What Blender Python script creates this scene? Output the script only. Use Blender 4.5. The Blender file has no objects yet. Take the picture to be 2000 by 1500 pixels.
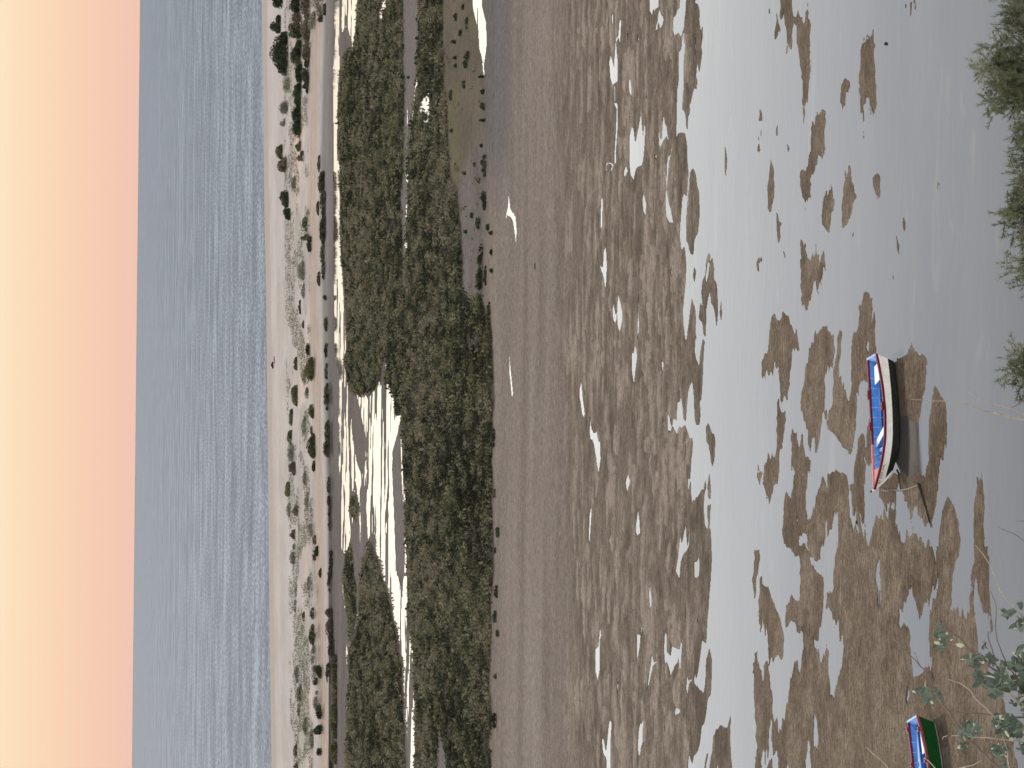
import bpy, math, random
import numpy as np
from mathutils import Vector, Matrix
rng = np.random.default_rng(7)
random.seed(7)
scene = bpy.context.scene
col = scene.collection

# ------------------------------------------------------------------ camera
# the photograph is a portrait telephoto picture lying on its side: the sky is at the left
CAMH = 30.0
FPX = 4400.0
ROLL = math.radians(0.61)
PITCH = math.atan(736 * math.cos(ROLL) / FPX)
FWD = np.array([0, math.cos(PITCH), -math.sin(PITCH)])
RGT = np.array([1.0, 0, 0])
UP0 = np.cross(RGT, FWD)
IR = math.cos(ROLL) * RGT + math.sin(ROLL) * UP0
IUP = math.cos(ROLL) * UP0 - math.sin(ROLL) * RGT
CAMP = np.array([0, 0, CAMH])

def ray(x, y):
    x = np.asarray(x, float); y = np.asarray(y, float)
    return FPX * FWD + (750 - y)[..., None] * IR - (x - 1000)[..., None] * IUP

def at_z(x, y, z=0.0):
    d = ray(x, y)
    t = (z - CAMH) / d[..., 2]
    return CAMP + t[..., None] * d

def at_Y(x, y, Y):
    d = ray(x, y)
    t = Y / d[..., 1]
    return CAMP + t[..., None] * d

cam = bpy.data.cameras.new('camera')
cam.sensor_fit = 'HORIZONTAL'; cam.sensor_width = 36; cam.lens = FPX / 2000 * 36
cam.clip_start = 0.5; cam.clip_end = 200000
camo = bpy.data.objects.new('camera', cam); col.objects.link(camo)
X, Y, Z = -IUP, IR, -FWD
camo.matrix_world = Matrix(((X[0], Y[0], Z[0], CAMP[0]), (X[1], Y[1], Z[1], CAMP[1]), (X[2], Y[2], Z[2], CAMP[2]), (0, 0, 0, 1)))
scene.camera = camo

# ------------------------------------------------------------------ helpers
def tag(o, label=None, cat=None, group=None, kind=None):
    if label: o['label'] = label
    if cat: o['category'] = cat
    if group: o['group'] = group
    if kind: o['kind'] = kind
    return o

def mesh_np(name, verts, faces, mat=None, parent=None, colors=None, smooth=False, mats=None, mat_idx=None):
    verts = np.asarray(verts, np.float32); faces = np.asarray(faces, np.int32)
    me = bpy.data.meshes.new(name)
    nv, nf, k = len(verts), len(faces), faces.shape[1]
    me.vertices.add(nv); me.vertices.foreach_set('co', verts.ravel())
    me.loops.add(nf * k); me.loops.foreach_set('vertex_index', faces.ravel())
    me.polygons.add(nf)
    me.polygons.foreach_set('loop_start', np.arange(0, nf * k, k, dtype=np.int32))
    if smooth: me.polygons.foreach_set('use_smooth', np.ones(nf, bool))
    for m in (mats or [mat]):
        if m: me.materials.append(m)
    if mat_idx is not None: me.polygons.foreach_set('material_index', np.asarray(mat_idx, np.int32))
    if colors is not None:
        c = np.ones((nv, 4), np.float32); c[:, :3] = colors
        a = me.color_attributes.new('tint', 'FLOAT_COLOR', 'POINT'); a.data.foreach_set('color', c.ravel())
    me.update(calc_edges=True)
    o = bpy.data.objects.new(name, me); col.objects.link(o)
    if parent: o.parent = parent
    return o

class MB:
    """collects polygons of any size into one mesh"""
    def __init__(s): s.v = []; s.f = []; s.m = []
    def add(s, vs, fs, m=0):
        b = len(s.v); s.v += [tuple(map(float, q)) for q in vs]
        for f in fs: s.f.append([i + b for i in f]); s.m.append(m)
    def box(s, c, d, rz=0, m=0):
        cx, cy, cz = c; a, b, h = d[0] / 2, d[1] / 2, d[2] / 2
        co, si = math.cos(rz), math.sin(rz)
        vs = [(cx + x * co - y * si, cy + x * si + y * co, cz + z) for z in (-h, h) for x, y in ((-a, -b), (a, -b), (a, b), (-a, b))]
        s.add(vs, [(3, 2, 1, 0), (4, 5, 6, 7), (0, 1, 5, 4), (1, 2, 6, 5), (2, 3, 7, 6), (3, 0, 4, 7)], m)
    def tube(s, pts, rad, n=6, m=0):
        pts = [Vector(p) for p in pts]
        if not hasattr(rad, '__len__'): rad = [rad] * len(pts)
        rings = []
        for i, p in enumerate(pts):
            d = (pts[min(i + 1, len(pts) - 1)] - pts[max(i - 1, 0)]).normalized()
            a = d.cross(Vector((0, 0, 1)))
            if a.length < 1e-3: a = d.cross(Vector((1, 0, 0)))
            a.normalize(); b = d.cross(a)
            rings.append([p + rad[i] * (math.cos(2 * math.pi * k / n) * a + math.sin(2 * math.pi * k / n) * b) for k in range(n)])
        vs = [q for r in rings for q in r]; fs = []
        for i in range(len(pts) - 1):
            for k in range(n):
                fs.append((i * n + k, i * n + (k + 1) % n, (i + 1) * n + (k + 1) % n, (i + 1) * n + k))
        fs.append(tuple(reversed(range(n)))); fs.append(tuple(range((len(pts) - 1) * n, len(pts) * n)))
        s.add(vs, fs, m)
    def build(s, name, mats, parent=None, smooth=False):
        me = bpy.data.meshes.new(name); me.from_pydata(s.v, [], s.f)
        for m in (mats if isinstance(mats, (list, tuple)) else [mats]): me.materials.append(m)
        me.polygons.foreach_set('material_index', np.array(s.m, np.int32))
        if smooth: me.polygons.foreach_set('use_smooth', np.ones(len(s.f), bool))
        me.update()
        o = bpy.data.objects.new(name, me); col.objects.link(o)
        if parent: o.parent = parent
        return o

def empty(name, loc=(0, 0, 0), rz=0.0):
    o = bpy.data.objects.new(name, None); col.objects.link(o)
    o.location = loc; o.rotation_euler = (0, 0, rz); o.empty_display_size = .3
    return o

# value noise
def _h(ix, iy, seed):
    with np.errstate(over='ignore'):
        n = (ix.astype(np.int64) * 374761393 + iy.astype(np.int64) * 668265263 + seed * 974634533) & 0xffffffff
        n = ((n ^ (n >> 13)) * 1274126177) & 0xffffffff
        n = n ^ (n >> 16)
    return (n & 0xffff).astype(np.float32) / 65535.0

def vnoise(x, y, seed=0):
    x = np.asarray(x); y = np.asarray(y)
    x0 = np.floor(x); y0 = np.floor(y)
    fx = (x - x0).astype(np.float32); fy = (y - y0).astype(np.float32)
    fx = fx * fx * (3 - 2 * fx); fy = fy * fy * (3 - 2 * fy)
    x0 = x0.astype(np.int64); y0 = y0.astype(np.int64)
    a = _h(x0, y0, seed); b = _h(x0 + 1, y0, seed); c = _h(x0, y0 + 1, seed); d = _h(x0 + 1, y0 + 1, seed)
    return (a * (1 - fx) + b * fx) * (1 - fy) + (c * (1 - fx) + d * fx) * fy

def fbm(x, y, seed=0, o=3):
    s = 0; w = 0; a = 1.0
    for i in range(o):
        s = s + a * vnoise(x * 2 ** i + 17.3 * i, y * 2 ** i - 9.1 * i, seed + i); w += a; a *= .5
    return s / w

def sstep(a, b, x):
    t = np.clip((x - a) / (b - a), 0, 1); return t * t * (3 - 2 * t)

def blur(a, sx, sy):
    for ax, s in ((0, sx), (1, sy)):
        r = max(1, int(round(s)))
        for _ in range(2):
            p = np.pad(a, [(r + 1, r) if i == ax else (0, 0) for i in range(2)], mode='edge')
            c = np.cumsum(p, axis=ax, dtype=np.float64)
            n = 2 * r + 1
            a = ((c[n:] - c[:-n]) if ax == 0 else (c[:, n:] - c[:, :-n])) / n
            a = a.astype(np.float32)
    return a
# ------------------------------------------------------------------ outlines of banks, pools, channels and marsh, as seen on the site
TL = {'N0': (1460, 0, 4), 'N1': (1460, 375, 4), 'N2': (1460, 750, 4), 'N3': (1460, 1125, 4),
      'M0': (1080, 0, 5), 'M1': (1080, 300, 5), 'M2': (1080, 600, 5), 'M3': (1080, 900, 5), 'M4': (1080, 1200, 5),
      'F0': (480, 0, 4), 'F1': (480, 375, 4), 'F2': (480, 750, 4), 'F3': (480, 1125, 4),
      'G0': (700, 0, 4), 'G1': (700, 375, 4), 'G2': (700, 750, 4), 'G3': (700, 1125, 4),
      'A': (0, 0, 1), 'Z7': (960, 0, 2.5), 'Z8': (960, 600, 2.5)}

def polys(txt):
    out = []
    for line in txt.strip().split('\n'):
        t = None; pts = []; n = []
        for w in line.split():
            if w in TL: t = TL[w]; continue
            a, b = w.split(',')
            pts.append((t[0] + float(a) / t[2], t[1] + float(b) / t[2]))
        out.append(pts)
    return out

LAND = polys("""A 900,-30 M0 1250,-150 1240,70 1215,110 1200,165 1178,170 1175,300 1190,360 1225,320 1260,340 1280,270 1265,380 1255,460 1230,500 1228,700 1230,780 1215,900 1210,1100 1205,1300 1200,1360 1240,1300 1265,1288 1295,1300 1315,1430 M1 1315,50 1325,170 1320,300 1305,410 1280,380 1265,430 1250,600 1240,800 1255,940 1290,920 1305,1080 1300,1250 1285,1380 1275,1500 M2 1270,20 1275,150 1295,338 1310,310 1330,150 1345,0 M1 1360,1410 1375,1470 M2 1390,0 1400,100 1395,250 1418,370 1395,280 1385,430 1400,510 1430,590 1440,450 1465,300 1490,350 1480,380 1470,600 1460,800 1450,1000 1435,1150 1400,1160 1385,1090 1380,900 1370,760 1360,720 1340,760 1320,850 1310,1000 1300,1120 1275,1090 1270,1000 1250,880 1230,960 1215,950 1210,1080 1175,1090 1165,1160 1190,1200 1215,1240 1240,1160 1250,1190 1295,1150 1340,1280 1365,1270 1370,1350 1355,1500 M3 1348,100 1345,180 1355,410 1385,400 1440,310 1495,185 1500,280 1480,350 1475,450 1480,620 1510,680 1525,600 1535,640 1545,700 1555,960 1545,1150 1530,1300 1520,1500 M4 1515,0 1505,180 1500,290 1455,255 1440,420 1420,560 1405,620 1385,565 1380,650 1420,720 1470,770 1490,700 1500,450 1530,320 1555,450 1555,600 1545,800 1515,820 1500,950 1480,1070 1455,1090 1440,1250 1420,1340 1380,1380 1365,1470 1325,1355 1320,1500 1320,1700 A 900,1540
M0 1310,-150 1380,-150 1390,10 1420,60 1435,110 1432,200 1445,310 1462,250 1466,350 1450,450 1460,500 1450,600 1430,730 1412,600 1400,740 1415,800 1410,885 1370,880 1355,960 1345,1080 1325,1130 1318,1260 1305,1250 1295,1120 1265,1070 1268,980 1280,850 1278,650 1290,500 1295,440 1278,380 1285,230 1300,90
M1 1340,185 1370,135 1400,230 1430,380 1435,600 1425,760 1385,850 1375,990 1350,990 1330,930 1325,870 1305,840 1305,650 1320,430 1334,280
M1 1520,965 1540,985 1535,1060 1560,1005 1578,1130 1575,1230 1605,1265 1612,1400 1615,1560 1600,1710 1585,1580 1570,1500 1545,1460 1540,1330 1515,1420 1500,1530 1498,1650 1495,1800 1475,1780 1460,1650 1425,1620 1440,1450 1465,1500 1450,1350 1460,1260 1490,1180 1500,1040
M1 1380,1105 1402,1150 1385,1280 1368,1190
M1 1645,1410 1650,1500 1655,1560 1645,1650 1630,1560
M0 1680,1410 1700,1500 1705,1560 1690,1750 1678,1650 1680,1500
M2 1520,1130 1560,1240 1580,1235 1590,1330 1582,1480 1575,1520 1560,1570 1545,1520 1535,1420 1500,1300 1495,1170
M3 1530,110 1540,200 1548,300 1545,380 1520,370 1510,250
M3 1510,440 1545,420 1540,560 1525,650 1510,560
M4 1640,1090 1700,1110 1740,980 1735,1200 1740,1400 1755,1500 1760,1700 1500,1700 1530,1450 1560,1330 1565,1200 1590,1130
M4 1510,1340 1520,1350 1500,1480 1480,1600 1460,1600 1480,1480
N0 120,-10 138,0 140,60 126,55
N0 95,60 102,90 98,140 90,130
N0 170,90 180,140 175,200 163,170
N0 232,60 243,70 238,130 240,160 260,200 255,240 240,250 235,300 215,330 210,260 225,150
N0 262,-80 340,-80 350,50 390,140 430,160 445,120 468,60 482,100 500,150 495,300 490,400 492,600 485,720 470,800 445,900 430,880 428,600 400,380 385,300 385,170 357,130 352,280 350,380 335,385 310,330 300,240 285,120 255,120
N0 305,350 318,360 318,420 300,420
N0 765,600 800,640 805,700 775,790 745,860 730,850 728,780 742,690
N0 930,270 965,240 995,350 1000,500 1005,600 1010,720 1010,820 985,890 960,830 950,740 930,700 920,760 905,800 925,940 910,960 895,850 872,780 870,640 885,450 905,320
N0 905,1000 915,1000 915,1080 905,1070
N0 940,1000 950,1010 935,1060 925,1060
N0 103,900 115,1010 118,1050 88,1060 92,960
N0 75,1120 85,1120 105,1200 95,1240 75,1180
N0 180,1140 205,1260 212,1400 208,1560 190,1640 165,1620 155,1500 172,1300
N0 235,975 252,1030 250,1060 230,1060 222,1010
N0 300,1100 318,1120 332,1180 325,1230 312,1190
N0 595,830 615,880 615,950 605,1000 610,1180 595,1250 580,1230 570,1170 545,1250 525,1340 500,1380 495,1480 510,1580 490,1580 470,1550 440,1570 425,1480 408,1380 415,1330 455,1340 475,1280 495,1150 500,1010 530,940 565,920 580,860
N0 795,1305 825,1380 848,1480 860,1540 830,1560 815,1680 790,1740 760,1790 742,1790 738,1600 750,1500 765,1380
N0 1015,1330 1040,1370 1038,1500 1000,1540 985,1500 978,1390
N0 685,1475 682,1600 665,1670 650,1760 640,1820 610,1810 585,1740 585,1640 605,1550 640,1490
N0 1235,10 1250,20 1245,90 1235,90
N0 1270,-40 1330,-40 1320,40 1275,40
N0 1405,30 1415,50 1408,70
N0 1545,1345 1550,1360 1538,1365
N0 1475,1420 1500,1420 1515,1490 1490,1490
N1 225,130 250,170 265,240 255,330 258,410 232,410 230,280
N1 290,430 300,470 292,540 278,490
N1 100,495 75,560 78,640 92,640 88,570 105,520 125,600 133,600 120,510
N1 1215,190 1232,200 1240,300 1228,330 1215,240
N1 1160,330 1172,340 1190,480 1178,520 1165,440
N1 1135,620 1150,660 1140,720 1130,690
N1 820,300 845,295 825,350 815,350
N1 420,400 465,400 475,450 520,465 550,450 600,500 620,600 605,635 580,620 560,720 545,735 525,680 515,780 490,870 460,880 440,910 425,880 415,700 415,500
N1 215,970 240,1000 260,1000 265,945 290,940 320,990 350,1060 380,1120 405,1220 385,1320 365,1250 350,1280 335,1400 325,1500 320,1540 290,1560 265,1560 252,1520 245,1350 215,1370 180,1420 150,1400 130,1460 118,1440 110,1250 130,1240 160,1200 185,1090 195,980
N1 590,1040 635,1070 650,1120 680,1120 680,1300 665,1420 640,1390 610,1380 605,1500 600,1600 598,1680 580,1830 560,1930 530,2020 495,1980 475,1880 420,1780 415,1700 430,1560 450,1450 470,1300 510,1180 545,1110 570,1070
N1 720,1065 745,1080 748,1150 730,1180 722,1320 720,1400 722,1500 745,1530 790,1580 820,1500 865,1500 870,1530 855,1600 858,1800 840,1900 810,2050 790,2040 740,1990 700,1920 650,1850 605,1830 600,1710 640,1700 660,1640 668,1560 672,1440 695,1300 700,1150
N1 920,770 955,810 975,880 972,1060 985,1000 995,930 1006,1000 998,1120 1010,1250 980,1330 940,1500 900,1480 870,1490 818,1500 812,1300 818,1140 870,1060 878,860
N2 1285,-350 1310,-260 1350,-220 1370,-250 1405,-200 1395,-20 1390,60 1365,120 1355,240 1340,300 1330,330 1250,250 1200,260 1180,100 1170,-60 1170,-200 1200,-200 1250,-230
N2 1475,0 1510,90 1545,150 1560,220 1565,350 1555,450 1530,500 1500,620 1495,780 1480,900 1450,1040 1440,1110 1400,1090 1350,1050 1340,1000 1305,980 1295,1060 1280,1050 1235,950 1215,840 1195,800 1190,740 1195,660 1270,730 1362,720 1365,690 1400,670 1415,560 1420,420 1425,250 1440,130 1455,20
N2 1165,670 1165,1060 1130,980 1060,920 1030,890 1025,800 1060,770 1105,735
N2 1165,670 1190,720 1185,790 1165,840
N2 240,160 275,160 298,210 300,330 285,450 275,530 255,560 250,700 235,780 205,770 195,880 180,960 165,940 160,860 125,830 120,740 140,620 185,580 210,490 228,470 230,300
N2 90,590 115,600 110,700 90,770 70,680
N2 375,350 405,400 430,490 465,530 500,570 495,640 470,680 470,780 455,850 460,950 475,1000 520,990 540,880 575,840 595,740 630,705 660,715 685,685 740,690 780,730 790,850 795,1080 820,1140 870,1130 930,1170 980,1170 1020,1120 1045,1130 1075,970 1100,990 1150,1090 1180,1200 1210,1235 1260,1190 1330,1210 1380,1240 1420,1245 1455,1310 1490,1290 1510,1080 1530,950 1570,870 1625,960 1650,1080 1670,1250 1650,1350 1620,1400 1615,1500 N3 1600,60 1590,240 1560,285 1600,250 1640,262 1695,350 1730,230 1750,130 1740,0 N2 1750,1440 1775,1380 1770,1200 1770,1000 1785,850 1795,720 1812,690 1835,730 1855,860 1842,1050 1855,1230 1885,1350 N3 1890,60 1900,250 1915,470 1895,440 1870,350 1830,200 1785,50 1770,120 1775,300 1790,480 1805,620 1870,680 1885,760 1930,800 2000,980 2120,1500 2200,2400 60,2400 60,1500 65,1380 85,1350 70,1250 60,1000 50,850 38,690 65,560 75,680 100,710 130,740 155,710 170,740 185,850 195,1000 200,1120 240,1145 290,1110 305,980 325,850 380,700 415,740 440,600 435,420 400,460 385,420 370,350 340,340 300,440 295,330 305,250 345,140 375,200 400,210 415,150 415,0 N2 410,1400 400,1320 385,1370 350,1300 290,1270 275,1180 285,980 300,860 320,820 355,880 368,800 360,660 345,600 345,450
N3 45,0 75,0 70,100 50,180
N2 60,1290 95,1300 95,1400 85,1450 80,1500 60,1560 40,1540 45,1480
N3 100,0 130,30 150,100 170,90 195,180 240,290 280,430 290,560 280,660 240,600 210,660 175,690 160,560 150,420 110,400 90,380 88,200 95,60
N2 900,385 915,400 918,500 915,570 925,650 925,740 910,800 920,930 915,1050 890,1070 850,1040 825,980 815,900 800,870 800,800 830,770 840,620 855,540 865,430
N2 955,250 985,400 1000,600 975,650 960,600 940,580 920,560 930,350
N2 930,680 950,740 965,790 950,780
N2 935,-20 962,130 950,120 938,60
""")
HOLES = polys("""M0 945,-150 1040,-150 1035,60 1000,90 965,140 945,110
M0 1045,80 1060,140 1085,190 1075,250 1050,280 1030,220 1015,300 1000,290 1020,200 1030,120
M0 575,120 592,125 590,230 577,235
M0 655,185 670,230 660,400 655,440 640,370 620,420 625,500 635,600 637,800 610,810 585,840 560,760 550,620 565,540 585,600 598,650 605,520 615,380 640,340 645,260
M0 598,840 612,840 607,1000 628,1000 637,1060 632,1300 617,1500 M1 622,90 590,130 575,180 560,170 580,120 545,98 527,122 520,200 512,200 513,110 540,83 600,108 602,0 M0 603,1450 613,1300 623,1060 600,1020 598,960
M0 735,310 743,330 738,370 730,350
M0 755,220 761,240 755,280
M0 835,345 845,400 835,440 828,380
M0 755,755 768,850 772,960 745,900 738,800
M0 912,910 925,950 918,970
M0 860,1100 870,1200 885,1350 890,1200 905,1250 900,1400 890,1500 M1 885,60 865,120 835,100 810,170 790,270 760,210 748,100 750,0 M0 748,1350 770,1240 790,1260 805,1400 820,1350 840,1240
M0 1080,1120 1100,1200 1120,1290 1135,1360 1110,1340 1075,1400 1040,1450 1030,1300 1035,1250 1050,1350 1065,1340 1070,1200
M0 1160,1400 1165,1460 1155,1500 1155,1520 1135,1580 1130,1700 1112,1850 1122,1920 1150,2040 1180,2170 1155,2195 1105,2120 1100,2000 1102,1880 1112,1600 1122,1530 1150,1500
M0 1395,370 1402,372 1396,535 1388,530
M1 715,120 735,180 715,220 695,240 695,170
M1 885,380 915,500 905,640 880,560 872,440
M1 490,430 492,540 484,620 488,720 465,780 465,640 470,470
M1 520,910 530,1100 520,1330 505,1300 490,1160 455,1100 490,1080 495,960
M1 443,950 450,1080 440,1040
M1 1155,1110 1168,1170 1160,1210 1150,1150
M1 990,0 1015,40 1015,90 1000,50
M1 1515,1050 1530,1080 1520,1180 1500,1270 1492,1230
M1 1495,1300 1503,1320 1495,1345
M2 635,-130 660,-60 682,60 680,130 658,252 632,180 630,20 622,130 612,165 590,130 582,30 595,-50 610,60 628,80
M2 840,-160 845,-100 840,100 845,180 830,340 822,250 832,0
M2 800,375 820,420 825,500 805,650 795,755 780,680 770,600 772,450 790,440
M2 1060,520 1085,570 1075,650 1058,590
M2 278,705 285,800 300,930 315,1050 305,1095 285,1050 262,900 262,790
M2 370,1040 375,1180 400,1205 435,1230 440,1290 465,1350 468,1500 460,1540 445,1630 430,1550 420,1450 400,1300 370,1300 358,1200
M2 438,410 446,430 440,500
M2 667,1240 673,1300 667,1370
M2 1075,1050 1100,1195 1075,1135
M2 1125,1010 1150,1110 1165,1165 1150,1210 1122,1190 1118,1100
M3 735,120 760,180 745,230 730,310 710,240 715,160
M3 375,425 381,500 371,650 362,820 350,760 355,560 365,490
M3 832,470 850,580 855,680 830,760 808,700 812,590
M3 948,1215 965,1330 965,1420 948,1480 935,1320
M3 1300,620 1310,780 1320,850 1330,650 1336,830 1310,885 1280,910 1250,1000 1240,1160 1220,1130 1200,1070 1220,950 1245,740 1260,810
M3 1175,1010 1185,1050 1170,1100
M3 1425,935 1437,1000 1430,1130 1410,1150 1382,1140 1382,980 1400,1000
M3 1320,180 1345,200 1330,320 1318,250
M3 1299,1380 1306,1500 1305,1530 1292,1590 1296,1450
M4 460,115 475,210 460,260 460,540 440,670 415,560 415,340 445,320
M4 870,60 873,150 857,210 850,320 830,450 822,400 820,200 855,190
M4 635,630 641,700 634,780 625,700
M4 970,385 990,470 1025,460 1060,400 1020,480 980,500 960,600 940,700 920,750 945,540 955,500
M4 1100,170 1115,200 1115,360 1150,420 1165,310 1200,330 1220,310 1240,350 1255,240 1265,300 1250,520 1240,580 1228,420 1210,480 1185,540 1155,600 1135,550 1115,470 1095,470 1085,350 1090,220
M4 1310,595 1330,650 1370,630 1330,700 1310,795 1300,720
M4 1195,910 1250,930 1240,970 1190,990
M4 555,1035 578,1060 565,1250 565,1500 570,1700 525,1700 525,1420 490,1350 478,1220 495,1210 520,1350 535,1200 545,1080
M4 885,1010 880,1250 850,1370 835,1420 830,1300 835,1150 850,1075 875,1060
M4 1090,960 1096,1050 1100,1150 1088,1080
M4 1413,0 1426,60 1420,110
M4 1265,800 1275,810 1258,880
M4 1610,1450 1620,1500 1612,1580 1600,1500
Z7 85,940 95,1030 118,1050 125,1120 120,1195 105,1080 80,1050 65,1090 80,1010
Z8 85,215 95,300 108,430 100,435 88,330
N2 385,990 395,1010 395,1040 380,1030
N2 408,1150 440,1175 468,1170 470,1260 490,1330 520,1370 545,1395 572,1370 575,1280 600,1250 605,1160 650,1120 680,1050 700,1040 715,1080 712,1250 690,1350 675,1480 N3 672,80 660,160 625,130 615,250 650,285 665,330 695,340 710,420 740,500 762,560 740,680 715,800 690,900 672,940 645,890 635,720 635,550 590,610 560,610 520,520 510,480 553,525 556,400 580,390 588,280 598,120 592,0 N2 560,1490 520,1440 490,1370 475,1300 440,1260 405,1265 400,1200
N2 935,1150 955,1170 945,1260 925,1200
N1 935,1150 955,1170 945,1260 925,1200
N3 485,380 495,430 488,460
N2 1015,1390 1035,1350 1038,1500 N3 1045,60 1040,160 1025,180 1010,140 1003,0
N3 1270,95 1300,120 1310,170 1345,260 1370,210 1390,215 1420,240 1450,130 1480,30 1495,40 1475,180 1435,300 1425,400 1420,560 1440,680 1465,790 1440,760 1415,710 1380,730 1365,770 1330,790 1290,800 1280,700 1270,560 1268,440 1235,370 1205,420 1185,370 1182,240 1215,280 1230,190 1250,180
N3 875,490 885,510 880,570 870,540
N3 1255,860 1265,900 1258,1000 1248,1025 1240,960
N3 1700,1020 1715,1050 1700,1065 1690,1050
N3 525,1060 545,1130 558,1280 545,1360 515,1320 515,1150
N3 470,1270 490,1350 505,1500 505,1900 455,1900 455,1450
N3 180,1160 195,1150 190,1300 210,1360 235,1360 245,1500 215,1500 190,1420 165,1420 140,1500 115,1500 100,1410 140,1370 165,1340
N3 310,1380 320,1500 300,1500
""")
# lagoon channels between the marsh and the dune barrier
CHAN = polys("""F0 695,-120 745,-120 745,150 755,200 750,250 735,450 735,540 722,720 720,900 715,1200 735,1300 735,1500 F1 738,300 745,500 740,540 755,600 765,800 775,1000 780,1080 795,1200 780,1250 770,1350 800,1480 F2 805,0 820,150 830,350 850,600 860,750 832,850 820,950 840,1060 830,1150 800,1300 790,1330 760,1320 735,1250 735,1000 745,800 730,650 730,500 725,250 715,0 F1 725,1500 720,1400 690,1250 695,1000 690,800 690,600 685,400 690,0 F0 690,1500 685,1400 690,1200 685,900 680,520 690,500 690,300
F0 760,-120 880,-120 870,100 860,250 840,430 820,300 800,220 780,200 757,260 750,170
F2 1030,10 1060,-15 1110,-5 1140,40 1165,150 1175,250 1205,215 1220,250 1185,400 1150,520 1145,650 1150,800 1160,1000 1170,1300 1180,1500 G3 310,0 330,80 345,190 352,60 356,0 385,0 395,100 395,250 400,420 425,550 432,700 435,850 440,1050 450,1170 445,1330 435,1500 435,1900 395,1900 390,1500 380,1250 365,1100 355,900 350,760 340,650 310,530 290,400 260,200 230,120 190,0 F2 1040,1400 1020,1300 990,1150 955,1230 945,1000 935,850 915,730 903,715 925,680 938,600 942,500 920,330 890,180 865,80 900,95 930,70 960,130 990,60
F2 838,420 866,600 905,715 915,740 890,850 895,950 903,1100 907,1500 F3 900,60 897,60 F2 897,1500 890,1100 880,940 870,820 850,700
F2 830,1060 838,1240 828,1230
G2 335,380 345,500 342,600 365,800 372,930 350,930 337,700 330,500
G2 360,1180 380,1250 382,1350 377,1480 360,1480 365,1300
G0 175,-60 225,-60 220,60 190,100 185,190 155,180 150,100 175,60
G0 268,-60 290,-60 282,30
G0 317,400 323,420 322,600 316,600
G0 290,740 302,760 298,870 290,860
G0 463,580 472,600 452,760 432,900 422,950 418,940 433,780 450,640
G0 399,530 405,560 400,620
G0 384,760 390,860 384,1060 378,1050
G0 490,770 530,760 540,690 560,700 555,800 560,920 545,940 540,900 520,900 470,880 465,800
G0 500,940 530,930 560,930 520,990
G0 560,1000 590,1090 575,1090
G0 505,1210 530,1215 520,1230
G0 520,1270 545,1300 525,1305
G0 365,1350 405,1370 405,1440 375,1420
G1 375,90 385,100 378,210 368,200
G1 355,390 388,400 385,440 350,440
G0 880,-120 965,-120 970,60 1000,180 1005,330 1000,400 985,500 987,600 975,570 965,450 945,380 940,250 915,150 895,60
G3 640,1170 670,1190 692,1270 687,1330 662,1210
G3 690,1330 715,1330 710,1410 692,1380
F3 755,0 780,250 770,260 755,100
F3 785,500 800,600 795,720 780,640
F3 790,940 800,980 800,1080 790,1060
F3 850,60 872,250 885,330 875,400 865,250
F1 1085,1240 1105,1340 1085,1480 1070,1480 1050,1450
F1 1040,1480 1090,1480 1110,1500 1110,1540 1030,1540
""")
MARSH = polys("""F0 885,-120 875,100 860,280 840,430 790,400 770,500 745,560 740,700 730,900 735,1200 742,1500 F1 750,0 755,500 770,600 780,800 795,1000 800,1200 785,1280 780,1350 805,1480 F2 820,30 860,60 900,85 930,60 980,60 1030,5 1110,-8 1145,40 1170,150 1180,240 1215,215 G2 345,220 347,300 345,400 355,600 375,850 372,1000 368,1150 388,1300 G3 398,100 403,420 430,550 437,700 443,1050 455,1170 450,1500 450,1900 1030,1900 1030,1500 1020,1300 1050,1100 1020,900 1030,600 1040,400 1030,200 1060,0 G2 1065,1500 1060,1200 1040,1000 1050,800 1040,600 1060,400 1050,250 1070,150 1060,0 G1 1060,1400 1050,1200 1030,970 1000,930 980,900 960,780 930,830 870,850 830,800 810,650 820,500 800,350 790,200 770,0 G0 760,1500 720,1400 710,1250 700,1050 690,800 670,700 665,500 660,300 655,-120
F2 960,1250 990,1260 1020,1350 1060,1500 G3 180,0 220,130 255,250 285,420 305,560 335,680 340,780 345,900 360,1200 370,1500 370,1900 F3 780,1900 790,1500 800,1000 820,800 810,600 870,450 900,300 905,0 F2 920,1400
F3 765,0 840,0 862,60 870,300 820,500 800,300
F2 830,880 860,870 880,1000 850,1060 822,1000
F2 790,1340 820,1260 840,1400 845,1500 780,1500""")
BARE = polys("""G0 345,-120 480,-120 470,300 465,600 420,950 400,1150 385,1400 400,1500 G1 400,60 385,250 375,500 368,700 352,830 345,700 350,400 335,200 330,0 G0 345,1400 355,1100 360,800 350,500
G3 625,1180 640,1160 680,1300 690,1420 680,1560 610,1560 620,1300
G2 265,650 345,650 368,930 378,1500 300,1500 280,1000""")
GRASSY = polys("""G0 655,-120 900,-120 945,250 985,600 985,950 930,1100 820,1300 760,1500 720,1400 700,1050 670,700
""")

X0, X1, PAD = 500, 2064, 800
H_, W_ = X1 - X0, 1500 + 2 * PAD

def fill(dst, pts, val):
    n = len(pts); xs = [p[0] - X0 for p in pts]; ys = [p[1] + PAD for p in pts]
    xs = np.array(xs); ys = np.array(ys)
    xn = np.roll(xs, -1); yn = np.roll(ys, -1)
    for r in range(max(0, int(min(xs))), min(H_, int(max(xs)) + 2)):
        c = r + .5
        k = (xs <= c) != (xn <= c)
        if not k.any(): continue
        yy = np.sort(ys[k] + (c - xs[k]) / (xn[k] - xs[k]) * (yn[k] - ys[k]))
        for a, b in zip(yy[0::2], yy[1::2]):
            a = max(0, int(round(a))); b = min(W_, int(round(b)))
            if b > a: dst[r, a:b] = val

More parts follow.
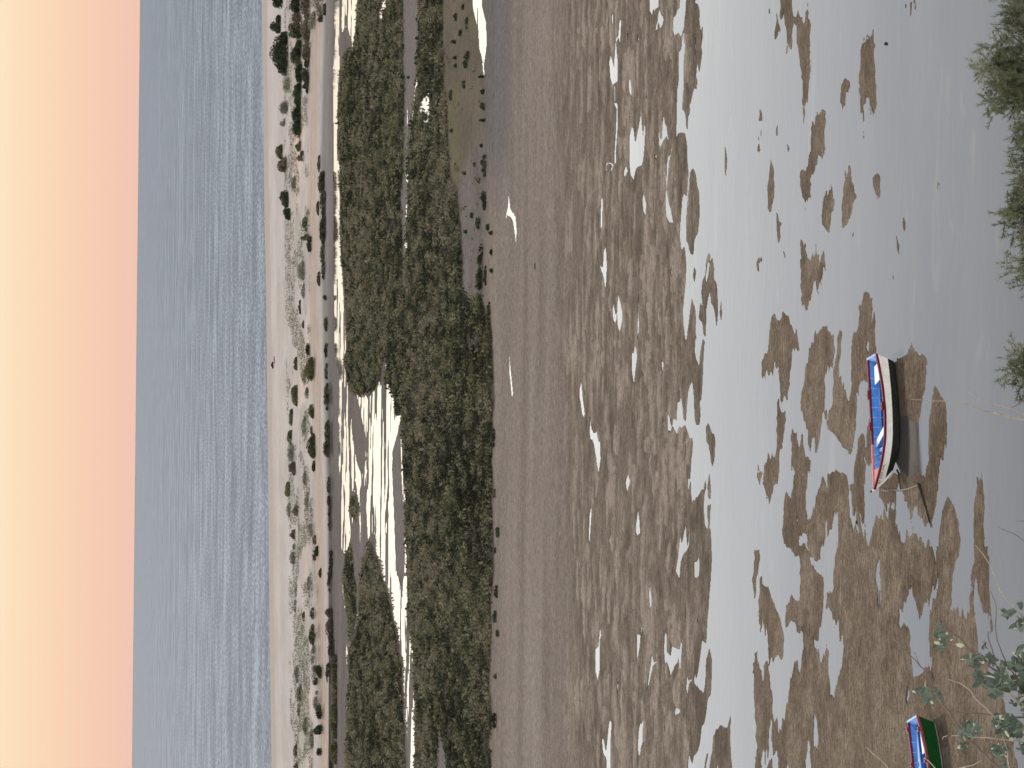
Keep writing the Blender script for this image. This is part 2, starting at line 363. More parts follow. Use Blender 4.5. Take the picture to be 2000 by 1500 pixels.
def reflect(a):     # the ground goes on beyond the picture's edges much as inside it
    a[:, :PAD] = a[:, 2 * PAD:PAD:-1]
    a[:, -PAD:] = a[:, -PAD - 2:-2 * PAD - 2:-1]
    return a

land = np.zeros((H_, W_), np.float32)
land[:966 - X0] = 1
for p in LAND: fill(land, p, 1)
for p in HOLES: fill(land, p, 0)
chan = np.zeros_like(land)
for p in CHAN: fill(chan, p, 1)
land = np.where((chan > 0), 0, land)
marsh = np.zeros_like(land)
for p in MARSH: fill(marsh, p, 1)
for p in BARE: fill(marsh, p, 0)
marsh *= (chan == 0)
grassy = np.zeros_like(land)
for p in GRASSY: fill(grassy, p, 1)
bare = np.zeros_like(land)
for p in BARE: fill(bare, p, 1)
for a in (land, chan, marsh, grassy, bare): reflect(a)
marsh_b = blur(marsh, 3, 6); grassy_b = blur(grassy, 4, 8); bare_b = blur(bare, 2, 6)

XX = (np.arange(H_) + X0 + .5)[:, None].astype(np.float32)
YY = (np.arange(W_) - PAD + .5)[None, :].astype(np.float32)
GP = at_z(np.broadcast_to(XX, land.shape), np.broadcast_to(YY, land.shape), 0.0)
GX = GP[..., 0].astype(np.float32); GY = GP[..., 1].astype(np.float32)

# height of the ground: banks stand a few centimetres out of the water
near = sstep(960, 1120, XX)
# tidal combing: the ends of the banks are drawn out into fine fingers
amp = (3.0 + 11.0 * sstep(1400, 1470, XX)) * (.35 + 1.3 * sstep(.42, .62, vnoise(XX / 45, YY / 110, 15)))
shy = amp * ((vnoise(XX / 2.6, YY / 46, 13) - .5) * 2.0 + (vnoise(XX / 7, YY / 60, 14) - .5) * 1.2)
shx = (vnoise(XX / 9, YY / 14, 16) - .5) * 3.0 * sstep(1400, 1470, XX)
jy = np.clip(np.arange(W_)[None, :] + np.rint(shy).astype(int), 0, W_ - 1)
jx = np.clip(np.arange(H_)[:, None] + np.rint(shx).astype(int), 0, H_ - 1)
hold = (np.abs(XX - 1745) < 45) & (np.abs(YY - 830) < 150)      # the ground round the boat keeps its outline
land = np.where((XX > 985) & ~hold, land[jx, jy], land)
def tap3(a):
    p = np.pad(a, 1, mode='edge')
    q = (p[:-2, 1:-1] + 2 * p[1:-1, 1:-1] + p[2:, 1:-1]) * .25
    p = np.pad(q, 1, mode='edge')
    return (p[1:-1, :-2] + p[1:-1, 1:-1] + p[1:-1, 2:]) / 3
s = tap3(land) - .5
soft = blur(land, 3, 9) - .5
edge_ = np.exp(-(soft / .30) ** 2)
fr = (vnoise(XX / 2.3, YY / 10, 3) - .5) * .9 + (vnoise(XX / 6, YY / 26, 4) - .5) * .7 + (vnoise(XX / 2.0, YY / 4.0, 6) - .5) * .45
lowk = sstep(1400, 1480, XX)
soft2 = blur(land, 2, 6) - .5
s = s * (.85 - .30 * lowk) + soft2 * (.2 + .45 * lowk) + fr * edge_ * (.16 + .46 * lowk) * sstep(985, 1060, XX) + (vnoise(GX * 3, GY * .5, 5) - .5) * .5 * edge_ * (1 - sstep(985, 1060, XX))
# patches where the bank only just breaks the surface
s = s - .55 * land * sstep(.60, .72, vnoise(XX / 2.5, YY / 8, 7)) * edge_ * sstep(1430, 1480, XX) * sstep(.45, .6, vnoise(XX / 40, YY / 90, 8))
# mud streaks and ripples that break the surface of the shallow channels
streak = fbm(GX * .13 + .5 * vnoise(GX * .1, GY * .2, 17), GY * .50, 11, 5)
s = s + blur(chan, 1, 3) * sstep(0, .11, streak - .478 - .16 * (fbm(GX * .05, GY * .05, 12, 2) - .42)) * 1.0 * (XX < 966) * np.maximum(((XX < 845) & (YY > 545) & (XX > 655)), (YY < 110) & ((XX < 705) | (XX > 900)))
inner = blur(land, 12, 36)
h = np.clip(s, -.5, .5) * .010 + .022 * sstep(.4, 1, inner) * land
# lobes and terraces on the flats
lob = fbm(GX * .42 + .9 * vnoise(GX * .4, GY * .6, 31), GY * .80, 21, 4)
lob2 = fbm(GX * .16, GY * .50, 23, 4)
# overlapping tongues of sand left by the tide: dry far crest, wet near side
lobv = np.full_like(land, .30); lobt = np.zeros_like(land)
lr = np.random.default_rng(21)
cen_ = np.stack([1088 + 262 * lr.uniform(size=1500) ** .9, lr.uniform(-PAD, 1500 + PAD, 1500)], 1)
for xc, yc in cen_[np.argsort(cen_[:, 0])]:
    a_ = lr.uniform(3.5, 10) * (.7 + .5 * (xc - 1088) / 262); b_ = lr.uniform(16, 70); top_ = lr.uniform(.35, 1.0)
    i0, i1 = int(max(0, xc - X0 - a_)), int(min(H_, xc - X0 + a_ + 1)); j0, j1 = int(max(0, yc + PAD - b_)), int(min(W_, yc + PAD + b_ + 1))
    if i1 <= i0 or j1 <= j0: continue
    u_ = (np.arange(i0, i1) + X0 + .5 - xc)[:, None] / a_; v_ = (np.arange(j0, j1) - PAD + .5 - yc)[None, :] / b_
    wob = (vnoise(XX[i0:i1] / 4, YY[:, j0:j1] / 12, 77) - .5) * .7
    r_ = np.sqrt(u_ ** 2 + np.abs(v_) ** 2.4) + wob
    m_ = sstep(1.0, .86, r_) * (1 if lr.uniform() < .8 else .5)
    val = top_ * np.clip(.62 - .5 * u_, 0, 1)
    lobv[i0:i1, j0:j1] = lobv[i0:i1, j0:j1] * (1 - m_) + val * m_
    lobt[i0:i1, j0:j1] = lobt[i0:i1, j0:j1] * (1 - m_) + (.2 + .8 * np.clip(.6 - .45 * u_, 0, 1)) * m_
terr = sstep(.50, .545, lob) * .6 + sstep(.60, .64, lob) * .4 + .35 * sstep(.5, .53, lob2)
lobz = sstep(1090, 1150, XX) * (1 - .55 * sstep(1400, 1500, XX))
h = h + land * sstep(.35, .8, inner) * (.45 * terr + .75 * lobt) * .042 * lobz * sstep(.8, 1.0, blur(land, 5, 8))
h = h + land * (vnoise(GX * 2.2, GY * 1.3, 41) - .5) * .012 * sstep(.1, .4, s)
h = h + land * .04 * sstep(.25, 1, marsh_b)

# the dune barrier and the beach towards the sea
coast = np.interp(YY[0], [-400, 0, 375, 560, 800, 1125, 1300, 1500, 1900], [511, 513, 516.5, 520, 523, 526, 528, 531, 535])[None, :]
dx = XX - coast
prof = np.interp(dx, [-14, -4, 0, 6, 12, 30, 60, 85, 100, 112, 122, 134, 146], [-.8, -.25, 0, .7, 1.15, 1.5, 1.9, 1.8, 1.2, .75, .45, .12, .04]).astype(np.float32)
bump = (fbm(GX * .06, GY * .02, 51, 3) - .5) * 1.5 * sstep(30, 50, dx) * (1 - sstep(88, 108, dx))
prof = prof + bump
wb = 1 - sstep(640, 652, XX)
h = h * (1 - wb) + prof * wb
h = h.astype(np.float32)

# ------------------------------------------------------------------ colour of the ground itself (wet mud, drier sand, dune sand)
def C(*a): return np.array(a, np.float32)
def mix(a, b, t): return a * (1 - t[..., None]) + b * t[..., None]
wet, mid, dry = C(.077, .055, .036), C(.120, .090, .063), C(.230, .180, .135)
dn = .5 + (fbm(GX * .55, GY * 1.1, 61, 5) - .5) * (1 - .55 * sstep(1380, 1480, XX)) * np.ones_like(GX)
flatz = sstep(1085, 1120, XX) * (1 - sstep(1345, 1400, XX))
dryness = np.clip(.36 + .02 * sstep(1400, 1480, XX) + flatz * (.95 * (lobv - .30) - .02) + .10 * terr * lobz * land + (1.5 - .5 * flatz) * (dn - .5) + .1 * (inner > .9), 0, 1)
A = mix(np.broadcast_to(wet, land.shape + (3,)), mid, sstep(.1, .5, dryness)); A = mix(A, dry, sstep(.45, 1.0, dryness) * .8)
smooth_mud = C(.158, .124, .099) + (fbm(GX * .05, GY * .3, 63, 3) - .5)[..., None] * C(.09, .080, .070)
A = mix(A, smooth_mud, 1 - sstep(1060, 1150, XX + 60 * (fbm(GX * .05, GY * .12, 64, 3) - .5)))
low = sstep(1440, 1500, XX)
A = A * (1 + low[..., None] * C(.0, -.04, -.10))
golden = low * sstep(.56, .66, fbm(GX * .5, GY * .5, 65, 3))
A = mix(A, C(.165, .125, .085), golden * .6)
wetband = (1 - sstep(985, 1012, XX)) * (XX > 930) * (1 - sstep(250, 430, YY))
A = mix(A, C(.085, .077, .071), wetband * .8 * np.ones_like(land))
# far mud, marsh soil
fm = C(.108, .088, .075) + (fbm(GX * .1, GY * .2, 66, 3) - .5)[..., None] * .05
fz = 1 - sstep(935, 962, XX)
A = mix(A, fm, fz * np.ones_like(land))
A = mix(A, C(.094, .074, .049) + (fbm(GX * .3, GY * .15, 67, 3) - .5)[..., None] * C(.035, .03, .015), grassy_b)
yg = grassy_b * sstep(.52, .62, fbm(GX * .12, GY * .06, 68, 2) + .12 * (1 - sstep(.5, .9, grassy_b)))
A = mix(A, C(.098, .088, .042), yg * .5)
A = mix(A, C(.125, .106, .092), bare_b * .8)
A = mix(A, C(.055, .048, .033), sstep(.2, .7, marsh_b))
# barrier
dune = C(.345, .295, .256) + (fbm(GX * .15, GY * .05, 71, 3) - .5)[..., None] * .10
face = C(.30, .240, .190)
D = mix(dune, face, 1 - sstep(7, 11, dx))
D = mix(D, C(.40, .335, .285), np.exp(-((dx - 18) / 3.0) ** 2) * .6)
streakd = sstep(.55, .68, fbm(GX * .03, GY * .10, 72, 3)) * sstep(25, 50, dx) * (1 - sstep(80, 95, dx))
D = mix(D, C(.36, .28, .21), streakd * .55)
peach = sstep(.60, .68, fbm(GX * .05, GY * .06, 73, 3)) * sstep(42, 60, dx) * (1 - sstep(80, 98, dx))
D = mix(D, C(.50, .36, .275), peach * .6)
scrub = sstep(.50, .60, fbm(GX * .14, GY * .07, 74, 4)) * sstep(45, 62, dx) * (1 - sstep(76, 92, dx))
D = mix(D, C(.235, .215, .17), scrub * .6)
trk = np.interp(YY[0], [-400, 0, 375, 750, 1000, 1125, 1500, 1900], [626, 620, 610, 618, 624, 626, 633, 638])[None, :]
tw = np.exp(-((XX - trk) / 9.0) ** 4)
D = mix(D, C(.32, .238, .170) + (fbm(GX * .02, GY * .6, 75, 2) - .5)[..., None] * .09, tw * .9)
D = mix(D, C(.125, .108, .094), sstep(trk + 10, trk + 20, XX) * np.ones_like(land) * .9)
A = mix(A, D.astype(np.float32), wb * np.ones_like(land))
A = np.clip(A, .01, .9)

def sample(a, x, y):
    i = np.clip((np.asarray(x) - X0).astype(int), 0, H_ - 1); j = np.clip((np.asarray(y) + PAD).astype(int), 0, W_ - 1)
    return a[i, j]

def ground(x, y):
    z = sample(h, x, y); return at_z(x, y, z)

ycols = np.concatenate([np.arange(-796, -60, 8), np.arange(-60, 1560, 2), np.arange(1560, 2296, 8)])

def strip(name, xa, xb, mat, step=1):
    xr = np.arange(xa, xb + .1, step)
    gx, gy = np.meshgrid(xr, ycols, indexing='ij')
    hh = sample(h, gx, gy); P = at_z(gx, gy, hh)
    n, m = gx.shape
    idx = np.arange(n * m).reshape(n, m)
    f = np.stack([idx[:-1, :-1], idx[:-1, 1:], idx[1:, 1:], idx[1:, :-1]], -1).reshape(-1, 4)
    return mesh_np(name, P.reshape(-1, 3), f, mat, colors=sample(A, gx, gy).reshape(-1, 3))
# ------------------------------------------------------------------ materials
def new_mat(name):
    m = bpy.data.materials.new(name); m.use_nodes = True
    nt = m.node_tree; b = nt.nodes['Principled BSDF']
    return m, nt, b

def node(nt, typ, **kw):
    n = nt.nodes.new(typ)
    for k, v in kw.items(): setattr(n, k, v)
    return n

def noise_node(nt, scale, detail=3, rough=.55, vec=None, dist=0.0):
    n = node(nt, 'ShaderNodeTexNoise'); n.inputs['Scale'].default_value = scale
    n.inputs['Detail'].default_value = detail; n.inputs['Roughness'].default_value = rough
    n.inputs['Distortion'].default_value = dist
    if vec is not None: nt.links.new(vec, n.inputs['Vector'])
    return n

def mapping(nt, scale, coord='Object'):
    tc = node(nt, 'ShaderNodeTexCoord'); mp = node(nt, 'ShaderNodeMapping')
    mp.inputs['Scale'].default_value = scale
    nt.links.new(tc.outputs[coord], mp.inputs['Vector'])
    return mp.outputs['Vector']

def ramp(nt, fac, stops, interp='LINEAR'):
    r = node(nt, 'ShaderNodeValToRGB'); r.color_ramp.interpolation = interp
    e = r.color_ramp.elements
    while len(e) < len(stops): e.new(.5)
    for i, (p, c) in enumerate(stops):
        e[i].position = p; e[i].color = (c[0], c[1], c[2], 1)
    nt.links.new(fac, r.inputs['Fac'])
    return r

def mixc(nt, a, b, fac, typ='MIX'):
    m = node(nt, 'ShaderNodeMix', data_type='RGBA', blend_type=typ)
    for s, v in ((6, a), (7, b), (0, fac)):
        if hasattr(v, 'links'): nt.links.new(v, m.inputs[s])
        elif s == 0: m.inputs[0].default_value = v
        else: m.inputs[s].default_value = (*v, 1)
    return m.outputs[2]

def bump(nt, b, height, strength, dist):
    bp = node(nt, 'ShaderNodeBump'); bp.inputs['Strength'].default_value = strength; bp.inputs['Distance'].default_value = dist
    nt.links.new(height, bp.inputs['Height']); nt.links.new(bp.outputs['Normal'], b.inputs['Normal'])

def ground_mat(name, g1, g2, s1, s2, rough, spec, bd):
    m, nt, b = new_mat(name)
    at = node(nt, 'ShaderNodeAttribute', attribute_name='tint')
    v = mapping(nt, (1, 1, 1))
    n1 = noise_node(nt, s1, 5, .7, v); n2 = noise_node(nt, s2, 4, .6, v)
    r1 = ramp(nt, n1.outputs['Fac'], [(.3, (g1,) * 3), (.7, (2 - g1,) * 3)])
    r2 = ramp(nt, n2.outputs['Fac'], [(.3, (g2,) * 3), (.7, (2 - g2,) * 3)])
    c = mixc(nt, at.outputs['Color'], r1.outputs['Color'], 1, 'MULTIPLY')
    n3 = noise_node(nt, 1.0, 4, .7, mapping(nt, (s1 * .28, s1 * .75, s1)))
    r3 = ramp(nt, n3.outputs['Fac'], [(.32, (g1 * .92,) * 3), (.68, (2.06 - g1,) * 3)])
    c = mixc(nt, c, r3.outputs['Color'], 1, 'MULTIPLY')
    c = mixc(nt, c, r2.outputs['Color'], 1, 'MULTIPLY')
    nt.links.new(c, b.inputs['Base Color'])
    b.inputs['Roughness'].default_value = rough; b.inputs['Specular IOR Level'].default_value = spec
    bump(nt, b, n1.outputs['Fac'], .6, bd)
    return m

m_flat = ground_mat('wet_sand', .62, .86, 10, 1.3, .85, .04, .02)
m_marshsoil = ground_mat('marsh_soil', .8, .85, 5, .8, .95, .03, .03)
m_beach = ground_mat('dune_sand', .93, .93, 2.5, .3, .9, .1, .05)

# calm shallow lagoon over brown sand
m_water, nt, b = new_mat('lagoon_water')
v = mapping(nt, (1, 1, 1))
n0 = noise_node(nt, .10, 4, .6, mapping(nt, (.35, 1, 1)))
r0 = ramp(nt, n0.outputs['Fac'], [(.35, (.072, .059, .045)), (.65, (.106, .086, .063))])
nt.links.new(r0.outputs['Color'], b.inputs['Base Color'])
b.inputs['IOR'].default_value = 1.333
n1 = noise_node(nt, .9, 3, .6, mapping(nt, (.12, 1.0, 1), 'Object'))
rr = ramp(nt, n1.outputs['Fac'], [(.40, (.03,) * 3), (.66, (.11,) * 3)])
nt.links.new(rr.outputs['Color'], b.inputs['Roughness'])
n2 = noise_node(nt, 1.0, 4, .65, mapping(nt, (.5, 2.0, 1)))
bump(nt, b, n2.outputs['Fac'], .22, .012)
n4 = noise_node(nt, 1.0, 4, .6, mapping(nt, (.16, .8, 1)), 1.2)
r4 = ramp(nt, n4.outputs['Fac'], [(.40, (.92, .95, 1.0)), (.62, (1.0, 1.0, 1.0)), (.70, (1.3, 1.32, 1.36))])
nt.links.new(mixc(nt, r0.outputs['Color'], r4.outputs['Color'], 1, 'MULTIPLY'), b.inputs['Base Color'])

# open sea, roughened by the wind
m_sea, nt, b = new_mat('sea_water')
n1 = noise_node(nt, 1.0, 2, .6, mapping(nt, (1.1, .16, 1)))
n2 = noise_node(nt, 1.0, 3, .6, mapping(nt, (.004, .028, 1)))
n3 = noise_node(nt, 1.0, 2, .6, mapping(nt, (.045, .05, 1)))
a = node(nt, 'ShaderNodeMath', operation='MULTIPLY_ADD'); nt.links.new(n2.outputs['Fac'], a.inputs[0]); a.inputs[1].default_value = .55
a2 = node(nt, 'ShaderNodeMath', operation='MULTIPLY_ADD'); nt.links.new(n3.outputs['Fac'], a2.inputs[0]); a2.inputs[1].default_value = .6
nt.links.new(n1.outputs['Fac'], a2.inputs[2]); nt.links.new(a2.outputs[0], a.inputs[2])
mr = node(nt, 'ShaderNodeMapRange'); mr.inputs['From Min'].default_value = .86; mr.inputs['From Max'].default_value = 1.30
nt.links.new(a.outputs[0], mr.inputs['Value'])
r = ramp(nt, mr.outputs[0], [(.0, (.034, .046, .072)), (.5, (.098, .116, .143)), (1, (.215, .246, .265))])
nt.links.new(r.outputs['Color'], b.inputs['Base Color'])
b.inputs['Roughness'].default_value = .6; b.inputs['Specular IOR Level'].default_value = .045

def simple_mat(name, c, rough=.6, spec=.3, var=.12, scale=6, bumpd=0.0):
    m, nt, b = new_mat(name)
    n = noise_node(nt, scale, 4, .65, mapping(nt, (1, 1, 1)))
    lo = tuple(x * (1 - var) for x in c); hi = tuple(min(1, x * (1 + var)) for x in c)
    r = ramp(nt, n.outputs['Fac'], [(.3, lo), (.7, hi)])
    nt.links.new(r.outputs['Color'], b.inputs['Base Color'])
    b.inputs['Roughness'].default_value = rough; b.inputs['Specular IOR Level'].default_value = spec
    if bumpd: bump(nt, b, n.outputs['Fac'], .5, bumpd)
    return m

def tint_mat(name, rough=.7, spec=.15, transl=0.0):
    m, nt, b = new_mat(name)
    at = node(nt, 'ShaderNodeAttribute', attribute_name='tint')
    nt.links.new(at.outputs['Color'], b.inputs['Base Color'])
    b.inputs['Roughness'].default_value = rough; b.inputs['Specular IOR Level'].default_value = spec
    if transl:
        tr = node(nt, 'ShaderNodeBsdfTranslucent'); nt.links.new(at.outputs['Color'], tr.inputs['Color'])
        mx = node(nt, 'ShaderNodeMixShader'); mx.inputs[0].default_value = transl
        out = nt.nodes['Material Output']
        nt.links.new(b.outputs[0], mx.inputs[1]); nt.links.new(tr.outputs[0], mx.inputs[2]); nt.links.new(mx.outputs[0], out.inputs[0])
    return m

m_leafy = tint_mat('foliage', .8, .05, .15)

# ------------------------------------------------------------------ sky and sun
SUN_EL, SUN_AZ = math.radians(42), math.radians(-12)     # azimuth from +Y towards +X
w = bpy.data.worlds.new('World'); scene.world = w; w.use_nodes = True
nt = w.node_tree; bg = nt.nodes['Background']
sky = node(nt, 'ShaderNodeTexSky', sky_type='NISHITA'); sky.sun_disc = False
sky.sun_elevation = SUN_EL; sky.sun_rotation = SUN_AZ; sky.dust_density = 3.0; sky.altitude = 30
sk = node(nt, 'ShaderNodeMix', data_type='RGBA', blend_type='MULTIPLY'); sk.inputs[0].default_value = 1
nt.links.new(sky.outputs[0], sk.inputs[6]); sk.inputs[7].default_value = (.1, .1, .1, 1)
tc = node(nt, 'ShaderNodeTexCoord'); sp = node(nt, 'ShaderNodeSeparateXYZ')
nt.links.new(tc.outputs['Generated'], sp.inputs[0])
asn = node(nt, 'ShaderNodeMath', operation='ARCSINE'); nt.links.new(sp.outputs['Z'], asn.inputs[0])
el = node(nt, 'ShaderNodeMapRange'); el.inputs['From Min'].default_value = 0; el.inputs['From Max'].default_value = math.radians(40)
nt.links.new(asn.outputs[0], el.inputs['Value'])
SKY = [(0, (.88, .56, .45)), (.9, (.92, .605, .45)), (1.8, (.945, .66, .465)), (2.6, (.965, .72, .49)), (3.5, (.985, .79, .56)), (5, (1.7, 1.5, 1.15)), (7, (2.5, 2.35, 2.0)),
       (11, (2.6, 2.6, 2.55)), (12.5, (2.25, 2.3, 2.33)), (14, (2.06, 2.13, 2.2)), (16, (1.86, 1.98, 2.12)), (19, (1.64, 1.80, 2.02)), (22.5, (1.34, 1.54, 1.83)), (30, (.92, 1.02, 1.18)), (40, (.72, .8, .93))]
hz = ramp(nt, el.outputs[0], [(e / 40.0, tuple(x / 4 for x in c)) for e, c in SKY])
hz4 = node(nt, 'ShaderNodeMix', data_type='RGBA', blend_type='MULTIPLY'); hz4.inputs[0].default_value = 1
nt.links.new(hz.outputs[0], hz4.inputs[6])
east = node(nt, 'ShaderNodeMapRange', interpolation_type='SMOOTHSTEP'); east.inputs['From Min'].default_value = .2; east.inputs['From Max'].default_value = -.7  # extra sky brightness behind the viewpoint, added to light the boat's near side
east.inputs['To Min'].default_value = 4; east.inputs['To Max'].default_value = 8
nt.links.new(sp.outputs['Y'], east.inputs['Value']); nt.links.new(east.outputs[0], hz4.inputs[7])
fade = node(nt, 'ShaderNodeMapRange', interpolation_type='SMOOTHSTEP'); fade.inputs['From Min'].default_value = math.radians(25); fade.inputs['From Max'].default_value = math.radians(50)
nt.links.new(asn.outputs[0], fade.inputs['Value'])
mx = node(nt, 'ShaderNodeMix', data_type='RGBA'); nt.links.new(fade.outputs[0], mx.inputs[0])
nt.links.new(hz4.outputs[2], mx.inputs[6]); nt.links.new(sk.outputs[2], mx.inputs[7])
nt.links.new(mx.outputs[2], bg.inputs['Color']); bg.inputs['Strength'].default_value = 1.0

sl = bpy.data.lights.new('sun', 'SUN'); sl.energy = 2.0; sl.angle = math.radians(.6); sl.color = (1, .93, .84)
so = bpy.data.objects.new('sun', sl); col.objects.link(so)
sd = Vector((math.sin(SUN_AZ) * math.cos(SUN_EL), math.cos(SUN_AZ) * math.cos(SUN_EL), math.sin(SUN_EL)))
so.rotation_euler = sd.to_track_quat('Z', 'Y').to_euler()
scene.view_settings.view_transform = 'Standard'; scene.view_settings.look = 'None'; scene.view_settings.exposure = 0; scene.view_settings.gamma = 1

# ------------------------------------------------------------------ ground, water
tag(strip('beach', 500, 650, m_beach), kind='structure')
tag(strip('marsh_mud', 650, 966, m_marshsoil), kind='structure')
tag(strip('sand_flats', 966, 2060, m_flat), kind='structure')

def plane_grid(name, xs, ys, z, mat):
    gx, gy = np.meshgrid(xs, ys, indexing='ij')
    n, m = gx.shape; idx = np.arange(n * m).reshape(n, m)
    P = np.stack([gx, gy, np.full_like(gx, z)], -1).reshape(-1, 3)
    f = np.stack([idx[:-1, :-1], idx[1:, :-1], idx[1:, 1:], idx[:-1, 1:]], -1).reshape(-1, 4)
    return mesh_np(name, P, f, mat)

LAG = [-900., -300, -100, 0, 100, 300, 900]
tag(plane_grid('lagoon_water', np.array(LAG), np.array([-60., 0, 60, 120, 250, 468]), 0.0, m_water), kind='structure')
tag(plane_grid('sea', np.array([-60000., -6000, -600, 0, 600, 6000, 60000]), np.array([468., 800, 2000, 8000, 90000]), -.002, m_sea), kind='structure')

# slope of the bluff below the viewpoint
hx = np.linspace(-45, 45, 91); hy = np.linspace(-8, 70, 105)
gx, gy = np.meshgrid(hx, hy, indexing='ij')
hz_ = np.interp(gy, [-8, 0, 5, 12, 24, 40, 60, 67, 70], [28.3, 27.6, 25.6, 21.4, 13.8, 5.5, .5, -.2, -.6])
hz_ = hz_ + (fbm(gx * .15, gy * .15, 81, 4) - .5) * 1.6 * sstep(-2, 6, gy) * (1 - sstep(55, 66, gy))
n, m = gx.shape; idx = np.arange(n * m).reshape(n, m)
f = np.stack([idx[:-1, :-1], idx[1:, :-1], idx[1:, 1:], idx[:-1, 1:]], -1).reshape(-1, 4)
m_slope = simple_mat('slope_soil', (.17, .13, .085), .9, .1, .3, 1.2, .1)
tag(mesh_np('hillside', np.stack([gx, gy, hz_], -1).reshape(-1, 3), f, m_slope, smooth=True), kind='structure')
def slope_z(x, y):
    i = int(np.clip(round(x + 45), 0, 90)); j = int(np.clip(round((y + 8) / .75), 0, 104)); return float(hz_[i, j])

# ------------------------------------------------------------------ vegetation helpers
def leaf_quads(centers, sizes, colors, up=.35, aspect=.55):
    n = len(centers)
    a = rng.normal(size=(n, 3)); a[:, 2] += up; a /= np.linalg.norm(a, axis=1)[:, None]
    b = rng.normal(size=(n, 3)); b = np.cross(a, b); b /= np.linalg.norm(b, axis=1)[:, None]
    L = sizes[:, None] * .5; Wd = L * aspect
    V = np.stack([centers - a * L, centers + b * Wd, centers + a * L, centers - b * Wd], 1)
    F = np.arange(n * 4).reshape(n, 4)
    return V.reshape(-1, 3), F, np.repeat(colors, 4, 0)

def hemi(n):
    d = rng.normal(size=(n, 3)); d[:, 2] = np.abs(d[:, 2]); return d / np.linalg.norm(d, axis=1)[:, None]

# ------------------------------------------------------------------ salt marsh: low scrub nobody could count
N = 690000
px = rng.uniform(655, 962, N); py = rng.uniform(-750, 2250, N)
gp_y = 1.0 / np.tan(np.arctan((px - 1000) / FPX) + PITCH)
u_ = rng.uniform(size=N); dry_ = sample(chan, px, py) < .5
strag = dry_ & (px > 655) & (((sample(marsh_b, px, py) > .08) & (u_ < .22)) | ((sample(grassy_b, px, py) > .4) & (u_ < .05 * sstep(.5, .7, vnoise(px / 9, py / 40, 95)))) | ((px > 880) & (px < 945) & (py > 300) & (py < 640) & (u_ < .10 * sstep(.45, .7, vnoise(px / 7, py / 30, 96)))))
keep = ((sample(marsh, px, py) > .5) | strag) & (rng.uniform(size=N) < (gp_y / gp_y.max()) ** 3)
px, py = px[keep], py[keep]; strag = strag[keep] & (sample(marsh, px, py) < .5)
P = ground(px, py)
edge = sample(marsh_b, px, py)
big = fbm(P[:, 0] * .09, P[:, 1] * .05, 91, 3); fine = fbm(P[:, 0] * 1.25, P[:, 1] * .38, 92, 2)
browny = np.clip((big - .5) * 1.7 + (fine - .5) * 2.7 + .38 + rng.normal(size=len(P)) * .12, 0, 1)
far_ = sstep(820, 780, px)
R = np.clip(.32 + .9 * (fine - .45), .10, .8) * (.7 + .6 * rng.uniform(size=len(P)))
bush = rng.uniform(size=len(P)) < .055
R = np.where(bush, rng.uniform(.4, .95, len(P)), R)
R = np.where(strag, R * .6, R)
browny = np.where(bush, np.where(rng.uniform(size=len(P)) < .7, browny * .15, .7 + .3 * browny), browny)
cd = np.array([.020, .021, .012]); cm = np.array([.092, .086, .046]); cb = np.array([.145, .122, .078])
colr = np.where((browny < .5)[:, None], cd + (cm - cd) * (browny * 2)[:, None], cm + (cb - cm) * ((browny - .5) * 2)[:, None])
grn = sstep(.55, .7, fbm(P[:, 0] * .03, P[:, 1] * .03, 93, 2))[:, None]
colr = colr * (1 - grn * np.array([.05, .0, .06]))
K = 7
cen = np.repeat(P, K, 0); rr_ = np.repeat(R, K)
cen = cen + hemi(len(cen)) * (rr_ * rng.uniform(.3, 1.0, len(cen)))[:, None] * np.array([1.1, 1.1, .75])
cl = np.repeat(colr, K, 0) * rng.uniform(.75, 1.25, (len(cen), 1))
V, F, Cc = leaf_quads(cen, rr_ * rng.uniform(.35, .75, len(cen)), cl, .6, .5)
print('marsh tufts', len(P), 'faces', len(F))
tag(mesh_np('salt_marsh', V, F, m_leafy, colors=Cc), 'dark olive and brown salt marsh scrub covering the lagoon edge', 'marsh', kind='stuff')
# ------------------------------------------------------------------ boats
def smat(name, c, rough=.45, spec=.35, var=.1, sc=5): return simple_mat(name, c, rough, spec, var, sc)
P_white = smat('white_paint', (.85, .775, .675), .55, .25, .13, 5)
P_black = smat('tarred_bottom', (.014, .017, .012), .6, .2, .3)
P_maroon = smat('maroon_paint', (.125, .008, .022), .6, .2, .25)
P_salmon = smat('salmon_deck_lit_rail', (.50, .155, .135), .55, .3, .2)
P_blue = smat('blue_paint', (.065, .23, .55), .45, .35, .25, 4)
P_blue_shade = smat('shaded_blue_paint', (.020, .095, .27), .5, .3, .25, 4)  # the lining blue again, with the shade low in the boat painted in
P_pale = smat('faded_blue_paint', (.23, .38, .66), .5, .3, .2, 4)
P_seat = smat('bright_white_paint', (.86, .86, .88), .4, .3, .03)
P_green = smat('green_paint', (.003, .050, .010), .4, .3, .15)
P_redrail = smat('red_rail_paint', (.22, .045, .045), .6, .2, .3)
P_grey = smat('weathered_wood', (.20, .165, .13), .8, .1, .3)
P_text = smat('black_lettering', (.03, .03, .035), .6, .2, .1)
P_rope = smat('weedy_rope', (.035, .028, .022), .9, .1, .4, 20)
P_pale_rope = smat('pale_rope', (.30, .25, .20), .9, .1, .2, 20)

